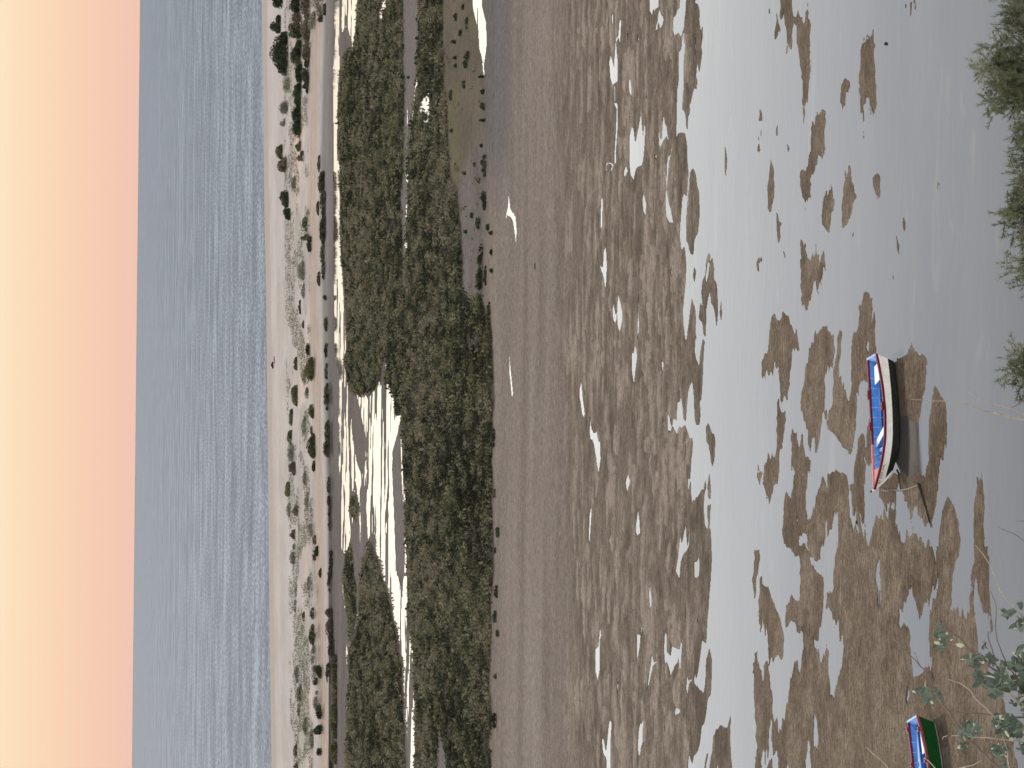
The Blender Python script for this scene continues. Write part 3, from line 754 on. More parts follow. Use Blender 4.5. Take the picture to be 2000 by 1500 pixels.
S_ = np.linspace(0, 1, 29)
def hb(s, k=1.0): return float(np.interp(s, [0, .08, .15, .28, .4, .5, .6, .7, .8, .88, .94, 1], [.55, .655, .72, .82, .865, .865, .82, .725, .56, .385, .215, .02])) * k
def sheer(s): return float(np.interp(s, [0, .1, .25, .45, .65, .8, .9, 1], [.80, .755, .70, .67, .70, .79, .88, .98]))
def keel(s): return float(np.interp(s, [0, .75, .9, 1], [.03, .02, .05, .14]))
LEN = 5.42
def bx(s, z):
    t = (z - keel(s)) / max(.05, sheer(s) - keel(s)); g = s * LEN
    return g + (1 - t) * (.30 * (1 - sstep(0, .3, s)) - .80 * sstep(.6, 1, s))
def half(s, z):
    t = np.clip((z - keel(s)) / max(.05, sheer(s) - keel(s)), 0, 1)
    return hb(s) * (.90 + .10 * t ** .8)

def make_boat(name, loc, rz, split, c_top, c_bot, c_rail_near, c_rail_far):
    root = empty(name, loc, rz)
    # hull: planked shell with a flat bottom
    mb = MB(); nr = None; rows = []
    for s in S_:
        k, sh = keel(s), sheer(s); sp = max(k + .06, min(split(s), sh - .1))
        r = [(0, k, 0)] + [(half(s, k) * .90, k + .004, 0), (half(s, k + .04), k + .05, 0), (half(s, (k + sp) / 2), (k + sp) / 2, 0), (half(s, sp), sp, 0)]
        r += [(half(s, sp) + .004, sp + .002, 1), (half(s, (sp + sh) / 2), (sp + sh) / 2, 1), (half(s, sh), sh, 1)]
        rows.append([(s, y, z) for y, z, _ in r])
    for sgn in (1, -1):
        vs = [(bx(s, z), sgn * y, z) for r in rows for s, y, z in r]; n = len(rows[0])
        for i in range(len(rows) - 1):
            for j in range(n - 1):
                q = [i * n + j, (i + 1) * n + j, (i + 1) * n + j + 1, i * n + j + 1]
                mb.add([vs[t] for t in (q if sgn < 0 else q[::-1])], [(0, 1, 2, 3)], 1 if j >= 4 else 0)
    hull = mb.build('hull', [c_bot, c_top], root)
    # transom
    mb = MB(); pr = rows[0]
    for x0, mt in ((0.0, 0), (.05, 1)):
        poly = [(bx(0, z) + x0, y, z) for _, y, z in pr] + [(bx(0, z) + x0, -y, z) for _, y, z in pr[::-1]]
        mb.add(poly, [tuple(range(len(poly)))], mt)
    shz = sheer(0)
    mb.box((.025, 0, shz + .012), (.075, hb(0) * 2 + .02, .03), 0, 1)
    mb.build('transom', [c_top, P_pale], root)
    # lining
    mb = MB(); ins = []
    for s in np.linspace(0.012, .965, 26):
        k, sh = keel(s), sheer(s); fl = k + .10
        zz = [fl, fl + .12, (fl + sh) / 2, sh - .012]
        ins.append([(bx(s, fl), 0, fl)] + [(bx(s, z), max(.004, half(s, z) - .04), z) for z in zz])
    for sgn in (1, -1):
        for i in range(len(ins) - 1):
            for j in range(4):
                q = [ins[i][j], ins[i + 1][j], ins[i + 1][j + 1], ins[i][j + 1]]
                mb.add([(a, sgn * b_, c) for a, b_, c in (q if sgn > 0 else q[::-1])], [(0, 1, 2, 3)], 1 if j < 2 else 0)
    mb.build('lining', [P_blue, P_blue_shade], root)
    # gunwale rails
    for sgn, m in ((1, c_rail_near), (-1, c_rail_far)):
        mb = MB(); prev = None
        for s in S_:
            sh = sheer(s); y = half(s, sh); x = bx(s, sh)
            wi = min(.10, y + .02)
            ring = [(x, sgn * (y + .030), sh - .062), (x, sgn * (y + .030), sh + .026), (x, sgn * max(.0, y - wi + .02), sh + .026), (x, sgn * max(.0, y - wi + .02), sh - .062)]
            if prev:
                for a in range(4):
                    q = [prev[a], ring[a], ring[(a + 1) % 4], prev[(a + 1) % 4]]
                    mb.add(q if sgn > 0 else q[::-1], [(0, 1, 2, 3)], 1 if (s > .66 and sgn < 0) else 0)  # far rail towards the bow: sky light on it painted as salmon
            else: mb.add(ring, [(0, 1, 2, 3)])
            prev = ring
        mb.add(prev, [(3, 2, 1, 0)])
        mb.build('gunwale', [m, P_salmon if c_rail_far is P_maroon else m], root)
    # ribs
    for s in np.arange(.14, .86, .074):
        mb = MB(); k = keel(s) + .10
        for sgn in (1, -1):
            zz = [k + .012, k + .13, (k + sheer(s)) / 2, sheer(s) - .05]
            pts = [(bx(s, zz[0]), 0, zz[0])] + [(bx(s, z), sgn * (half(s, z) - .055), z) for z in zz]
            mb.tube(pts, .026, 4)
        mb.build('rib', P_pale, root)
    return root

def plank(root, name, s, wd, z, mat, skew=0.0, y0=-1, y1=1, th=.03):
    mb = MB(); hw = half(s, z) - .045; x = bx(s, z)
    a, c = y0 * hw, y1 * hw
    vs = []
    for zz in (z - th, z):
        vs += [(x - wd / 2 + skew * a, a, zz), (x + wd / 2 + skew * a, a, zz), (x + wd / 2 + skew * c, c, zz), (x - wd / 2 + skew * c, c, zz)]
    mb.add(vs, [(3, 2, 1, 0), (4, 5, 6, 7), (0, 1, 5, 4), (1, 2, 6, 5), (2, 3, 7, 6), (3, 0, 4, 7)])
    return mb.build(name, mat, root)

D1 = math.radians(10.5)
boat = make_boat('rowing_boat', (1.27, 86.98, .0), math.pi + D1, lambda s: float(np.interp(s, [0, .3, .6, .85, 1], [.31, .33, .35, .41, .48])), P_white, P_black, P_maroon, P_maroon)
tag(boat, 'white wooden rowing boat with maroon gunwale, blue interior and black bottom on the flats', 'rowing boat', 'rowing boats on the sand flats')
plank(boat, 'stern_bench', .115, .72, .60, P_seat, -.20, -.55, .90)
plank(boat, 'thwart', .585, .27, .55, P_seat, -.42)
plank(boat, 'floor_board', .40, 2.6, .19, P_pale, 0, -.16, .16)
plank(boat, 'side_bench', .36, 2.3, .36, P_pale, 0, -.97, -.74)
for s_, z_ in ((.70, .50), (.765, .52), (.83, .60)): plank(boat, 'bow_board', s_, .16, z_, P_pale, 0)
mb = MB(); prev = None
for s_ in np.linspace(.845, .985, 7):
    z_ = sheer(s_) - .02; y_ = max(.01, half(s_, z_) - .05); ring = [(bx(s_, z_), y_, z_), (bx(s_, z_), 0, z_ + .012), (bx(s_, z_), -y_, z_)]
    if prev:
        for a in (0, 1): mb.add([prev[a], ring[a], ring[a + 1], prev[a + 1]], [(3, 2, 1, 0)])
    prev = ring
mb.build('bow_deck', P_salmon, boat)
mb = MB(); mb.tube([(4.55, 0, .12), (LEN - .42, 0, .45), (LEN + .0, 0, .96), (LEN + .05, 0, 1.07)], [.03, .035, .05, .06], 8); st = mb.build('stem_post', P_white, boat)
mb = MB(); mb.tube([(LEN + .045, 0, 1.06), (LEN + .07, 0, 1.13)], [.055, .045], 8); mb.build('stem_cap', P_maroon, st)
for s_, sg in ((.40, 1), (.505, -1), (.27, -1)):
    mb = MB(); z_ = sheer(s_); x_ = bx(s_, z_); y_ = sg * (half(s_, z_) - .06 * sg * sg)
    mb.box((x_, y_, z_ + .05), (.34, .12, .10)); ob = mb.build('oarlock_block', smat('red_block_paint', (.16, .010, .012), .6, .2, .2), boat)
    mb = MB(); mb.tube([(x_, y_, z_ + .09), (x_, y_, z_ + .20)], .012, 6); mb.build('thole_pin', P_grey, ob)

def lettering(txt, root, s0, zoff, size):
    adv = 0.0
    for ch in txt:
        if ch == ' ': adv += size * .35; continue
        cu = bpy.data.curves.new('letter', 'FONT'); cu.body = ch; cu.size = size
        to = bpy.data.objects.new('t', cu); col.objects.link(to)
        dg = bpy.context.evaluated_depsgraph_get(); me = bpy.data.meshes.new_from_object(to.evaluated_get(dg))
        bpy.data.objects.remove(to)
        wid = max(v.co.x for v in me.vertices)
        for v in me.vertices:
            x = s0 * LEN - v.co.x - adv; s = x / LEN
            z = sheer(s) - zoff + v.co.y
            for _ in range(3): s = s + (x - bx(s, z)) / LEN
            v.co = (bx(s, z), half(s, z) + .010, z)
        adv += wid + size * .10
        me.materials.clear(); me.materials.append(P_text)
        o = bpy.data.objects.new('letter', me); col.objects.link(o); o.parent = root
lettering('RI 5007 A9L', [c for c in boat.children if c.name.startswith('hull')][0], .955, .20, .125)

D2 = math.radians(20)
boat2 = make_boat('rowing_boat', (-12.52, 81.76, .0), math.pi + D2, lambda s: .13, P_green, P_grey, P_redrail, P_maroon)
tag(boat2, 'green wooden rowing boat with red gunwale, cut off by the photo edge', 'rowing boat', 'rowing boats on the sand flats')
plank(boat2, 'stern_bench', .17, .95, .60, P_seat, -.15, .22, .84)
plank(boat2, 'floor_board', .40, 2.6, .19, P_pale, 0, -.16, .16)
plank(boat2, 'side_bench', .20, 1.5, .55, P_pale, 0, -.98, -.45)
for s_ in (.42, .62): plank(boat2, 'thwart', s_, .24, .53, P_blue, 0)
for s_, sg in ((.055, -1), (.10, 1), (.30, -1), (.32, 1)):
    mb = MB(); z_ = sheer(s_); x_ = bx(s_, z_); y_ = sg * (half(s_, z_) - .05)
    mb.box((x_, y_, z_ + .05), (.16, .13, .10)); ob = mb.build('oarlock_block', smat('dark_red_block_paint', (.18, .018, .02), .5, .3, .2), boat2)
    mb = MB(); mb.tube([(x_, y_, z_ + .09), (x_, y_, z_ + .20)], .014, 6); mb.build('thole_pin', P_maroon, ob)

# mooring rope from the bow, and the weed-hung anchor rope
def ground_pts(l, dz=.015): return [tuple(ground(np.array(float(a)), np.array(float(c))) + np.array([0, 0, dz])) for a, c in l]
bow_w = boat.matrix_basis @ Vector((LEN, 0, .9))
mb = MB()
pts = [tuple(bow_w), tuple(bow_w + Vector((-.06, -.1, -.5)))] + ground_pts([(1722, 956.5), (1736, 957), (1751, 957), (1760, 957), (1772, 955), (1784, 951), (1796, 946)])
mb.tube(pts, [.012] * 4 + [.016, .022, .016, .018, .02], 6)
tag(mb.build('mooring_rope', P_pale_rope), 'thin mooring rope running from the white boat over the sand', 'rope')
mb = MB(); mb.tube(ground_pts([(1795, 944.5), (1797, 950), (1801, 963), (1806, 980), (1811, 998), (1815, 1013), (1820, 1030)], .03), [.05, .06, .045, .036, .03, .026, .015], 7)
tag(mb.build('anchor_rope', P_rope), 'dark weed-covered rope end lying at the water edge near the bow', 'rope')
mb = MB(); mb.tube(ground_pts([(1752, 917), (1755, 924), (1757, 938), (1759, 950), (1760, 956)], .02), .022, 6)
tag(mb.build('rope', P_rope), 'short dark rope lying curled beside the bow of the white boat', 'rope')

# ------------------------------------------------------------------ small things lying about
m_drift = smat('dark_driftwood', (.035, .028, .026), .9, .1, .3)
m_rust = smat('reddish_wood', (.20, .10, .07), .9, .1, .3)
def log(name, a, b_, r, mat, label, cat, parent=None):
    A_, B_ = ground_pts([a, b_], r * .8); mid_ = tuple((p + q) / 2 + d for p, q, d in zip(A_, B_, (0, 0, r * .5)))
    mb = MB(); mb.tube([A_, mid_, B_], [r * .7, r, r * .6], 7); o = mb.build(name, mat, parent)
    if label: tag(o, label, cat)
    return o
root = log('driftwood', (535.0, 719.5), (535.0, 707), .30, m_drift, 'dark driftwood heap with a reddish end, lying on the pale beach', 'driftwood')
log('branch', (537.2, 709), (536.6, 696), .14, m_rust, None, None, root)
mb = MB(); q = ground(np.array(532.), np.array(716.7)); mb.box((q[0], q[1], q[2] + .13), (.34, .30, .28), .3); mb.box((q[0], q[1], q[2] + .28), (.38, .34, .05), .3)
tag(mb.build('box', P_seat), 'small white box beside the driftwood on the beach', 'box')
log('stick', (1046, 526), (1045.5, 514), .045, m_drift, 'thin dark stick lying alone on the bare brown flat', 'stick')
log('stick', (1674.6, 1024), (1673.4, 1016.5), .03, m_drift, 'short dark stick in a pool below the white boat', 'stick')
mb = MB(); q = at_z(np.array(1731.), np.array(85.5), 0.)
for k in range(5):
    a = k * 2.4; mb.box((q[0] + .03 * math.cos(a), q[1] + .03 * math.sin(a), .02 + .008 * k), (.07, .05, .05), a)
tag(mb.build('stone', m_drift), 'small dark stone standing in the calm water near the top edge', 'stone')

# ------------------------------------------------------------------ dune shrubs, one by one: tile, far edge, near edge, top, bottom, kind
SH = {'S': """F0 185,275,140,250,d 185,330,250,575,d 195,290,-60,60,d 230,290,1135,1240,o 245,325,1240,1370,b
F1 262,335,-20,115,d 290,352,100,215,d 372,405,1290,1400,o
F2 348,405,0,170,o 333,368,190,340,o 320,362,360,480,o 318,378,480,605,g 330,392,610,700,b 300,348,760,915,o 310,352,920,1040,g 360,412,955,1025,b 343,387,1140,1205,b 338,388,1250,1425,g
F3 378,400,60,170,g 375,395,180,290,g 372,415,690,835,g 388,440,850,1000,g 395,425,1000,1100,g 370,402,1300,1430,b 378,412,1455,1520,b""",
'M': """F0 285,345,590,735,g 255,332,790,915,g 262,312,930,1000,g 335,425,-60,120,d 330,432,110,260,b 338,442,240,360,d 345,432,340,515,d 380,442,480,655,d 420,502,-40,150,b 425,502,140,330,b 430,502,310,490,b 430,492,470,655,d 360,432,640,860,d 353,432,800,1085,d 440,492,640,725,d 490,602,-60,110,g 480,542,90,260,g 385,432,1110,1190,o 398,452,1190,1265,b 350,392,1380,1500,g
F1 440,482,190,310,o 430,492,335,400,o 470,512,345,470,d 395,462,540,700,g 430,462,700,840,g 412,432,830,960,b 435,457,1010,1060,b 465,502,1175,1275,d 452,532,1295,1475,o 430,472,1380,1500,g
F2 455,492,20,120,g 484,532,130,265,o 470,542,385,575,d 513,542,600,685,d 503,522,335,395,d 430,470,250,420,g 440,475,680,800,g 450,490,830,1000,g 520,547,1180,1255,b 528,567,1268,1335,d 520,547,1320,1375,b 470,520,1090,1180,g
F3 500,532,250,335,b 488,540,365,555,o 488,542,545,700,g 498,552,690,850,g 533,592,675,785,d 528,562,805,855,d 518,562,895,1065,g 540,592,995,1115,d 525,597,1168,1265,d 548,592,1345,1415,d 440,462,275,355,b 470,500,0,120,g 480,530,1200,1340,g 440,480,1100,1250,g""",
'T': """F0 560,602,128,182,b 560,580,1220,1345,b 560,612,1340,1510,b 600,625,30,120,d
F1 550,572,80,178,b 578,622,-10,200,b 570,622,190,405,b 578,612,415,565,o 590,617,535,695,b 553,582,625,725,d 600,632,800,835,b 610,637,975,1085,o 610,637,1185,1285,d 613,637,1345,1455,d
F2 605,647,-10,212,d 608,652,295,430,d 600,652,425,580,d 632,657,735,850,d 636,660,845,960,d 640,662,955,1065,d 643,664,1050,1145,d 648,677,1285,1425,b 640,672,1425,1505,d 570,592,1445,1510,d 545,562,1270,1320,b
F3 636,662,-10,122,d 620,677,258,325,d 620,682,335,505,d 640,692,495,625,b 620,662,675,835,b 658,712,615,805,b 662,712,795,1005,o 648,712,995,1225,o 655,712,1245,1455,o 640,672,1455,1530,b""",
'L': """G0 805,825,40,85,d 742,770,105,165,d 828,855,130,240,d 780,805,235,300,d 722,762,318,338,d 740,768,442,460,d 745,768,498,535,d 822,865,400,480,d 812,848,470,530,d 808,835,628,685,d 702,730,705,790,d 722,738,1010,1030,d 935,985,592,610,d 955,985,702,735,d 945,988,805,855,d 945,992,930,950,d 950,970,1130,1145,d 960,995,1180,1390,d 910,952,1360,1425,b 805,842,1345,1362,o 450,468,120,170,d 445,470,288,312,d 440,465,435,475,d 440,465,480,515,d 325,362,590,612,d 330,358,660,690,d 338,358,345,395,d 380,400,600,612,d 955,975,1250,1290,d 900,915,1270,1300,b
G1 945,995,-10,80,d 965,997,70,150,d 910,950,195,300,d 995,1022,230,320,d 1020,1050,310,330,d 940,972,390,500,d 920,965,480,650,d 905,965,610,775,d 975,998,560,740,d 870,895,160,205,d 1032,1047,450,485,d 1037,1050,598,628,d 1000,1030,860,970,d 820,850,300,320,d
G3 1060,1087,60,180,d 1045,1077,265,375,d 1074,1097,415,480,d 1060,1080,770,800,b 1030,1077,1070,1190,d 1005,1037,1340,1510,d
G2 1035,1067,340,500,d 1043,1070,815,910,b 1068,1100,1108,1210,d 1055,1075,1280,1335,b"""}
WHERE = {'S': 'on the seaward dune crest', 'M': 'on the inner dunes', 'T': 'beside the sandy track', 'L': 'on mud beside the marsh'}
GRP = {'S': 'shrubs on the seaward dune crest', 'M': 'shrubs on the inner dunes', 'T': 'shrubs along the sandy track', 'L': 'bushes on the mud beside the marsh'}
KC = {'d': ('dark green', (.040, .047, .025)), 'o': ('olive green', (.095, .092, .045)), 'b': ('brownish', (.110, .086, .058)), 'g': ('grey green', (.165, .158, .118))}
ORD = ['', 'first', 'second', 'third', 'fourth', 'fifth', 'sixth', 'seventh', 'eighth', 'ninth', 'tenth']
def ordn(k):
    if k <= 10: return ORD[k]
    return '%d%s' % (k, 'th' if 10 < k % 100 < 14 else {1: 'st', 2: 'nd', 3: 'rd'}.get(k % 10, 'th'))

def shrub(x0, x1, y0, y1, kind, rowk):
    yc = (y0 + y1) / 2; base = ground(np.array(x1 - .5), np.array(yc))
    depth = float((base - CAMP) @ FWD); mpp = depth / FPX
    wid = (y1 - y0) * mpp; el_ = math.asin((CAMH - base[2]) / np.linalg.norm(base - CAMP))
    dep = min(wid * .5, 2.6) * rng.uniform(.7, 1.0)
    hgt = max(.22, ((x1 - x0) * mpp - .5 * dep * math.sin(el_)) / math.cos(el_))
    c0 = np.array(KC[kind][1] if rowk != 'T' or kind == 'o' else (.070, .062, .040)) * rng.uniform(.85, 1.2)
    if rowk == 'T': y0 -= (y1 - y0) * .12; y1 += (y1 - y0) * .12; wid *= 1.22
    nb = int(np.clip(wid / max(hgt, .5) * 3.0, 4, 16))
    bx_ = rng.uniform(-.42, .42, nb) * wid; by_ = rng.uniform(-.4, .4, nb) * dep
    bh = hgt * np.clip(1.15 - 1.3 * (2 * np.abs(bx_) / wid) ** 2.2, .5, 1) * rng.uniform(.72, 1.0, nb); bh[np.argmin(np.abs(bx_))] = hgt
    br = np.clip(np.minimum(bh * .9, wid * .30), .12, 2.2)
    nl = int(np.clip(95 * wid * hgt / (.25 * mpp * 12), 240, 6000))
    pick = rng.integers(0, nb, nl)
    d = hemi(nl); rad = rng.uniform(.15, 1.0, nl) ** .55
    P = np.stack([bx_[pick] + d[:, 0] * br[pick] * rad, by_[pick] + d[:, 1] * br[pick] * rad * .8, bh[pick] * d[:, 2] ** .6 * rad + rng.uniform(0, .06, nl)], 1)
    sz = rng.uniform(2.2, 4.6, nl) * mpp * (1.0 if kind != 'g' else .8)
    lump = (fbm(P[:, 0] * 1.3 + base[0], P[:, 2] * 1.6 + P[:, 1], 131, 2) - .5)[:, None]
    cl = c0 * (1 + 1.3 * lump) * rng.uniform(.75, 1.25, (nl, 1))
    if kind == 'g': P = P[rng.uniform(size=nl) < .62]; sz = sz[:len(P)]; cl = cl[:len(P)]
    V, F, Cc = leaf_quads(P, sz, np.clip(cl, .008, .5), .5, .6)
    o = mesh_np('shrub', V, F, m_leafy, colors=Cc)
    o.location = base
    return o, wid, hgt

for rowk, txt in SH.items():
    items = []
    for line in txt.split('\n'):
        ws = line.split(); t = TL[ws[0]]
        for w_ in ws[1:]:
            a = w_.split(',')
            items.append((t[0] + float(a[0]) / t[2], t[0] + float(a[1]) / t[2], t[1] + float(a[2]) / t[2], t[1] + float(a[3]) / t[2], a[4]))
    items.sort(key=lambda q: (q[2] + q[3]) / 2)
    for i, it in enumerate(items):
        o, wd, hg = shrub(*it, rowk)
        size = 'tiny' if wd < 1.2 else 'small' if wd < 2.6 else 'wide' if wd > 7 else 'medium'
        shape = 'shrub' if rowk != 'L' else 'bush'
        tag(o, '%s %s %s %s, %s from photo top' % (size, KC[it[4]][0], shape, WHERE[rowk], ordn(i + 1)), shape, GRP[rowk])
        o.name = shape

# sparse grey-green dune grass between the shrubs
N = 26000
px = rng.uniform(556, 612, N); py = rng.uniform(-300, 1800, N)
den = fbm(px * .10, py * .018, 141, 3); keep = (den > .50) & (np.abs(px - 585 - (py - 750) * .012) < 24)
px, py = px[keep], py[keep]; P = ground(px, py)
K = 4; cen = np.repeat(P, K, 0) + rng.normal(size=(len(P) * K, 3)) * np.array([.25, .5, .05]) + np.array([0, 0, .16])
cl = np.array([.15, .145, .095]) * rng.uniform(.55, 1.25, (len(cen), 1))
V, F, Cc = leaf_quads(cen, rng.uniform(.12, .34, len(cen)), cl, 1.2, .4)
tag(mesh_np('dune_grass', V, F, m_leafy, colors=Cc), 'sparse grey green grass scattered over the dunes', 'grass', kind='stuff')
# ------------------------------------------------------------------ pines on the slope below the viewpoint
m_bark = simple_mat('bark', (.085, .065, .048), .9, .1, .35, 9, .03)
m_needle = tint_mat('pine_needles', .6, .25, .2)
def pine(name_label, outline, Yd, extra, seed):
    r_ = np.random.default_rng(seed)
    xs = np.array([p[0] + 14 for p in outline], float); ys = np.array([p[1] for p in outline], float)
    def inside(x, y):
        xn, yn = np.roll(xs, -1), np.roll(ys, -1)
        k = ((xs <= x) != (xn <= x)); yy = ys[k] + (x - xs[k]) / (xn[k] - xs[k]) * (yn[k] - ys[k])
        return (yy > y).sum() % 2 == 1
    cl = []
    while len(cl) < extra:
        x = r_.uniform(xs.min(), xs.max()); y = r_.uniform(ys.min(), ys.max())
        if inside(x, y): cl.append((x, y))
    cl = np.array(cl); yc = ys.mean()
    halfw = (ys.max() - ys.min()) / 2 * Yd / FPX
    off = (cl[:, 1] - yc) * Yd / FPX
    dpt = r_.uniform(-1, 1, len(cl)) * np.sqrt(np.clip(halfw ** 2 - off ** 2, .02, None)) * .8
    # clumps that show along the outline carry the silhouette
    CP = np.array([at_Y(np.array(a), np.array(b_), Yd + d) for (a, b_), d in zip(cl, dpt)])
    base_xy = at_Y(np.array(2060.), np.array(yc), Yd); bxm, bym = float(base_xy[0]), Yd
    bz = slope_z(bxm, bym) - .1
    root = empty('pine_tree', (bxm, bym, bz))
    tag(root, name_label, 'pine tree', 'pine trees below the viewpoint')
    top = CP[:, 2].max() - bz
    mb = MB(); hs = [0, .25, .5, .75, .93]
    mb.tube([(.12 * math.sin(3 * q + seed), .1 * math.cos(4 * q), q * top) for q in hs], [.15, .12, .085, .05, .02], 8)
    trunk = mb.build('trunk', m_bark, root, True)
    mb = MB()
    for c in CP[r_.choice(len(CP), min(len(CP), 34), replace=False)]:
        l = c - np.array([bxm, bym, bz]); z0 = max(.25 * top, l[2] - .45 * math.hypot(l[0], l[1]) - .2)
        p0 = np.array([.12 * math.sin(3 * z0 / top + seed), .1 * math.cos(4 * z0 / top), z0])
        m1 = p0 + (l - p0) * .5 + np.array([0, 0, -.06]) + r_.normal(size=3) * .04
        mb.tube([p0, m1, l], [.032, .020, .006], 5)
    mb.build('limb', m_bark, trunk)
    # needle sprays
    nt_ = 10; nn = 44
    tuft = np.repeat(CP, nt_, 0) + r_.normal(size=(len(CP) * nt_, 3)) * np.array([.10, .12, .075])
    tdir = r_.normal(size=(len(tuft), 3)) * .8; tdir[:, 2] += .55; tdir += (tuft - np.repeat(CP, nt_, 0)) * 5
    tdir /= np.linalg.norm(tdir, axis=1)[:, None]
    o = np.repeat(tuft, nn, 0); d = np.repeat(tdir, nn, 0)
    o = o + d * r_.uniform(-.09, .05, (len(o), 1))
    nd = d + r_.normal(size=o.shape) * .85; nd /= np.linalg.norm(nd, axis=1)[:, None]
    ln = r_.uniform(.028, .058, (len(o), 1)); sd_ = np.cross(nd, r_.normal(size=o.shape)); sd_ /= np.linalg.norm(sd_, axis=1)[:, None]
    sd_ *= .0030
    V = np.stack([o - sd_, o + sd_, o + nd * ln + sd_ * .3, o + nd * ln - sd_ * .3], 1) - np.array([bxm, bym, bz])
    F = np.arange(len(o) * 4).reshape(-1, 4)
    shade = fbm(CP[:, 0] * 2.4, CP[:, 2] * 2.4, seed, 2)
    tone = np.repeat(np.clip((shade - .5) * 2.4 + .5 + r_.normal(size=len(CP)) * .18, 0, 1), nt_)
    c0, c1, c2 = np.array([.070, .076, .028]), np.array([.155, .158, .080]), np.array([.265, .255, .175])
    ct = np.where((tone < .5)[:, None], c0 + (c1 - c0) * (tone * 2)[:, None], c1 + (c2 - c1) * ((tone - .5) * 2)[:, None])
    cc = np.repeat(np.repeat(ct, nn, 0) * r_.uniform(.8, 1.25, (len(o), 1)), 4, 0)
    mesh_np('crown', V.reshape(-1, 3), F, m_needle, root, colors=cc)
    return root

pine('broad pine crown in the photo corner, the largest of the pines', [(1946, -40), (1948, 30), (1954, 62), (1938, 76), (1914, 92), (1908, 118), (1896, 136), (1908, 162), (1914, 182), (1928, 202), (1966, 224), (1968, 240), (1992, 262), (2060, 275), (2110, 200), (2130, 60), (2110, -60)], 23.0, 230, 3)
pine('pine of two low tufts between the large corner pine and the small pines', [(1986, 268), (1978, 296), (1984, 318), (1976, 345), (1974, 365), (1978, 385), (1962, 412), (1964, 440), (1990, 458), (2040, 470), (2090, 400), (2090, 290), (2040, 262)], 21.5, 120, 4)
pine('small rounded pine tuft just above the photo edge beside two larger pines', [(2003, 486), (1980, 494), (1977, 512), (1990, 532), (2010, 545), (2050, 535), (2060, 500)], 20.5, 30, 5)
pine('lone pine tip beside the bare pale branches', [(1998, 690), (1976, 698), (1972, 716), (1982, 738), (2010, 752), (2050, 738), (2050, 700)], 19.5, 30, 6)

# ------------------------------------------------------------------ grey-leaved shrub and bare twigs near the viewpoint
m_twig = simple_mat('pale_twig', (.36, .29, .22), .8, .15, .25, 30)
m_stem = simple_mat('dark_twig', (.15, .112, .088), .8, .15, .3, 30)
m_leafg, nt, b = new_mat('grey_green_leaf')
at = node(nt, 'ShaderNodeAttribute', attribute_name='tint'); geo = node(nt, 'ShaderNodeNewGeometry')
n = noise_node(nt, 60, 3, .6, mapping(nt, (1, 1, 1)))
rv = ramp(nt, n.outputs['Fac'], [(.3, (.8,) * 3), (.7, (1.2,) * 3)])
cfront = mixc(nt, at.outputs['Color'], rv.outputs['Color'], 1, 'MULTIPLY')
nt.links.new(cfront, b.inputs['Base Color']); b.inputs['Roughness'].default_value = .55; b.inputs['Specular IOR Level'].default_value = .25
tr = node(nt, 'ShaderNodeBsdfTranslucent'); nt.links.new(cfront, tr.inputs['Color'])
mxs = node(nt, 'ShaderNodeMixShader'); mxs.inputs[0].default_value = .2
nt.links.new(b.outputs[0], mxs.inputs[1]); nt.links.new(tr.outputs[0], mxs.inputs[2]); nt.links.new(mxs.outputs[0], nt.nodes['Material Output'].inputs[0])

def Z1(l): return [(1820 + a / 7.89, 1120 + c / 7.89) for a, c in l]
def Z2(l): return [(1820 + a / 7.89, 1310 + c / 7.89) for a, c in l]
def Z3(l): return [(1720 + a / 6.82, 1180 + c / 6.82) for a, c in l]
def N5(l): return [(1760 + a / 5., 580 + c / 5.) for a, c in l]
SY = 9.2
def twig(mb, pts, r0, r1, Y0=SY, Y1=None, n=6):
    Y1 = Y0 if Y1 is None else Y1
    k = len(pts); P = []; R = []
    for i, (a, c) in enumerate(pts):
        t = i / (k - 1); P.append(at_Y(np.array(float(a)), np.array(float(c)), Y0 + (Y1 - Y0) * t)); R.append((r0 + (r1 - r0) * t) * SY / FPX)
    Q = [P[0]]; RR = [R[0]]
    for i in range(1, k):      # small kinks between the nodes
        Q.append((P[i - 1] + P[i]) / 2 + rng.normal(size=3) * .0012); RR.append((R[i - 1] + R[i]) / 2); Q.append(P[i]); RR.append(R[i])
    mb.tube(Q, RR, n)

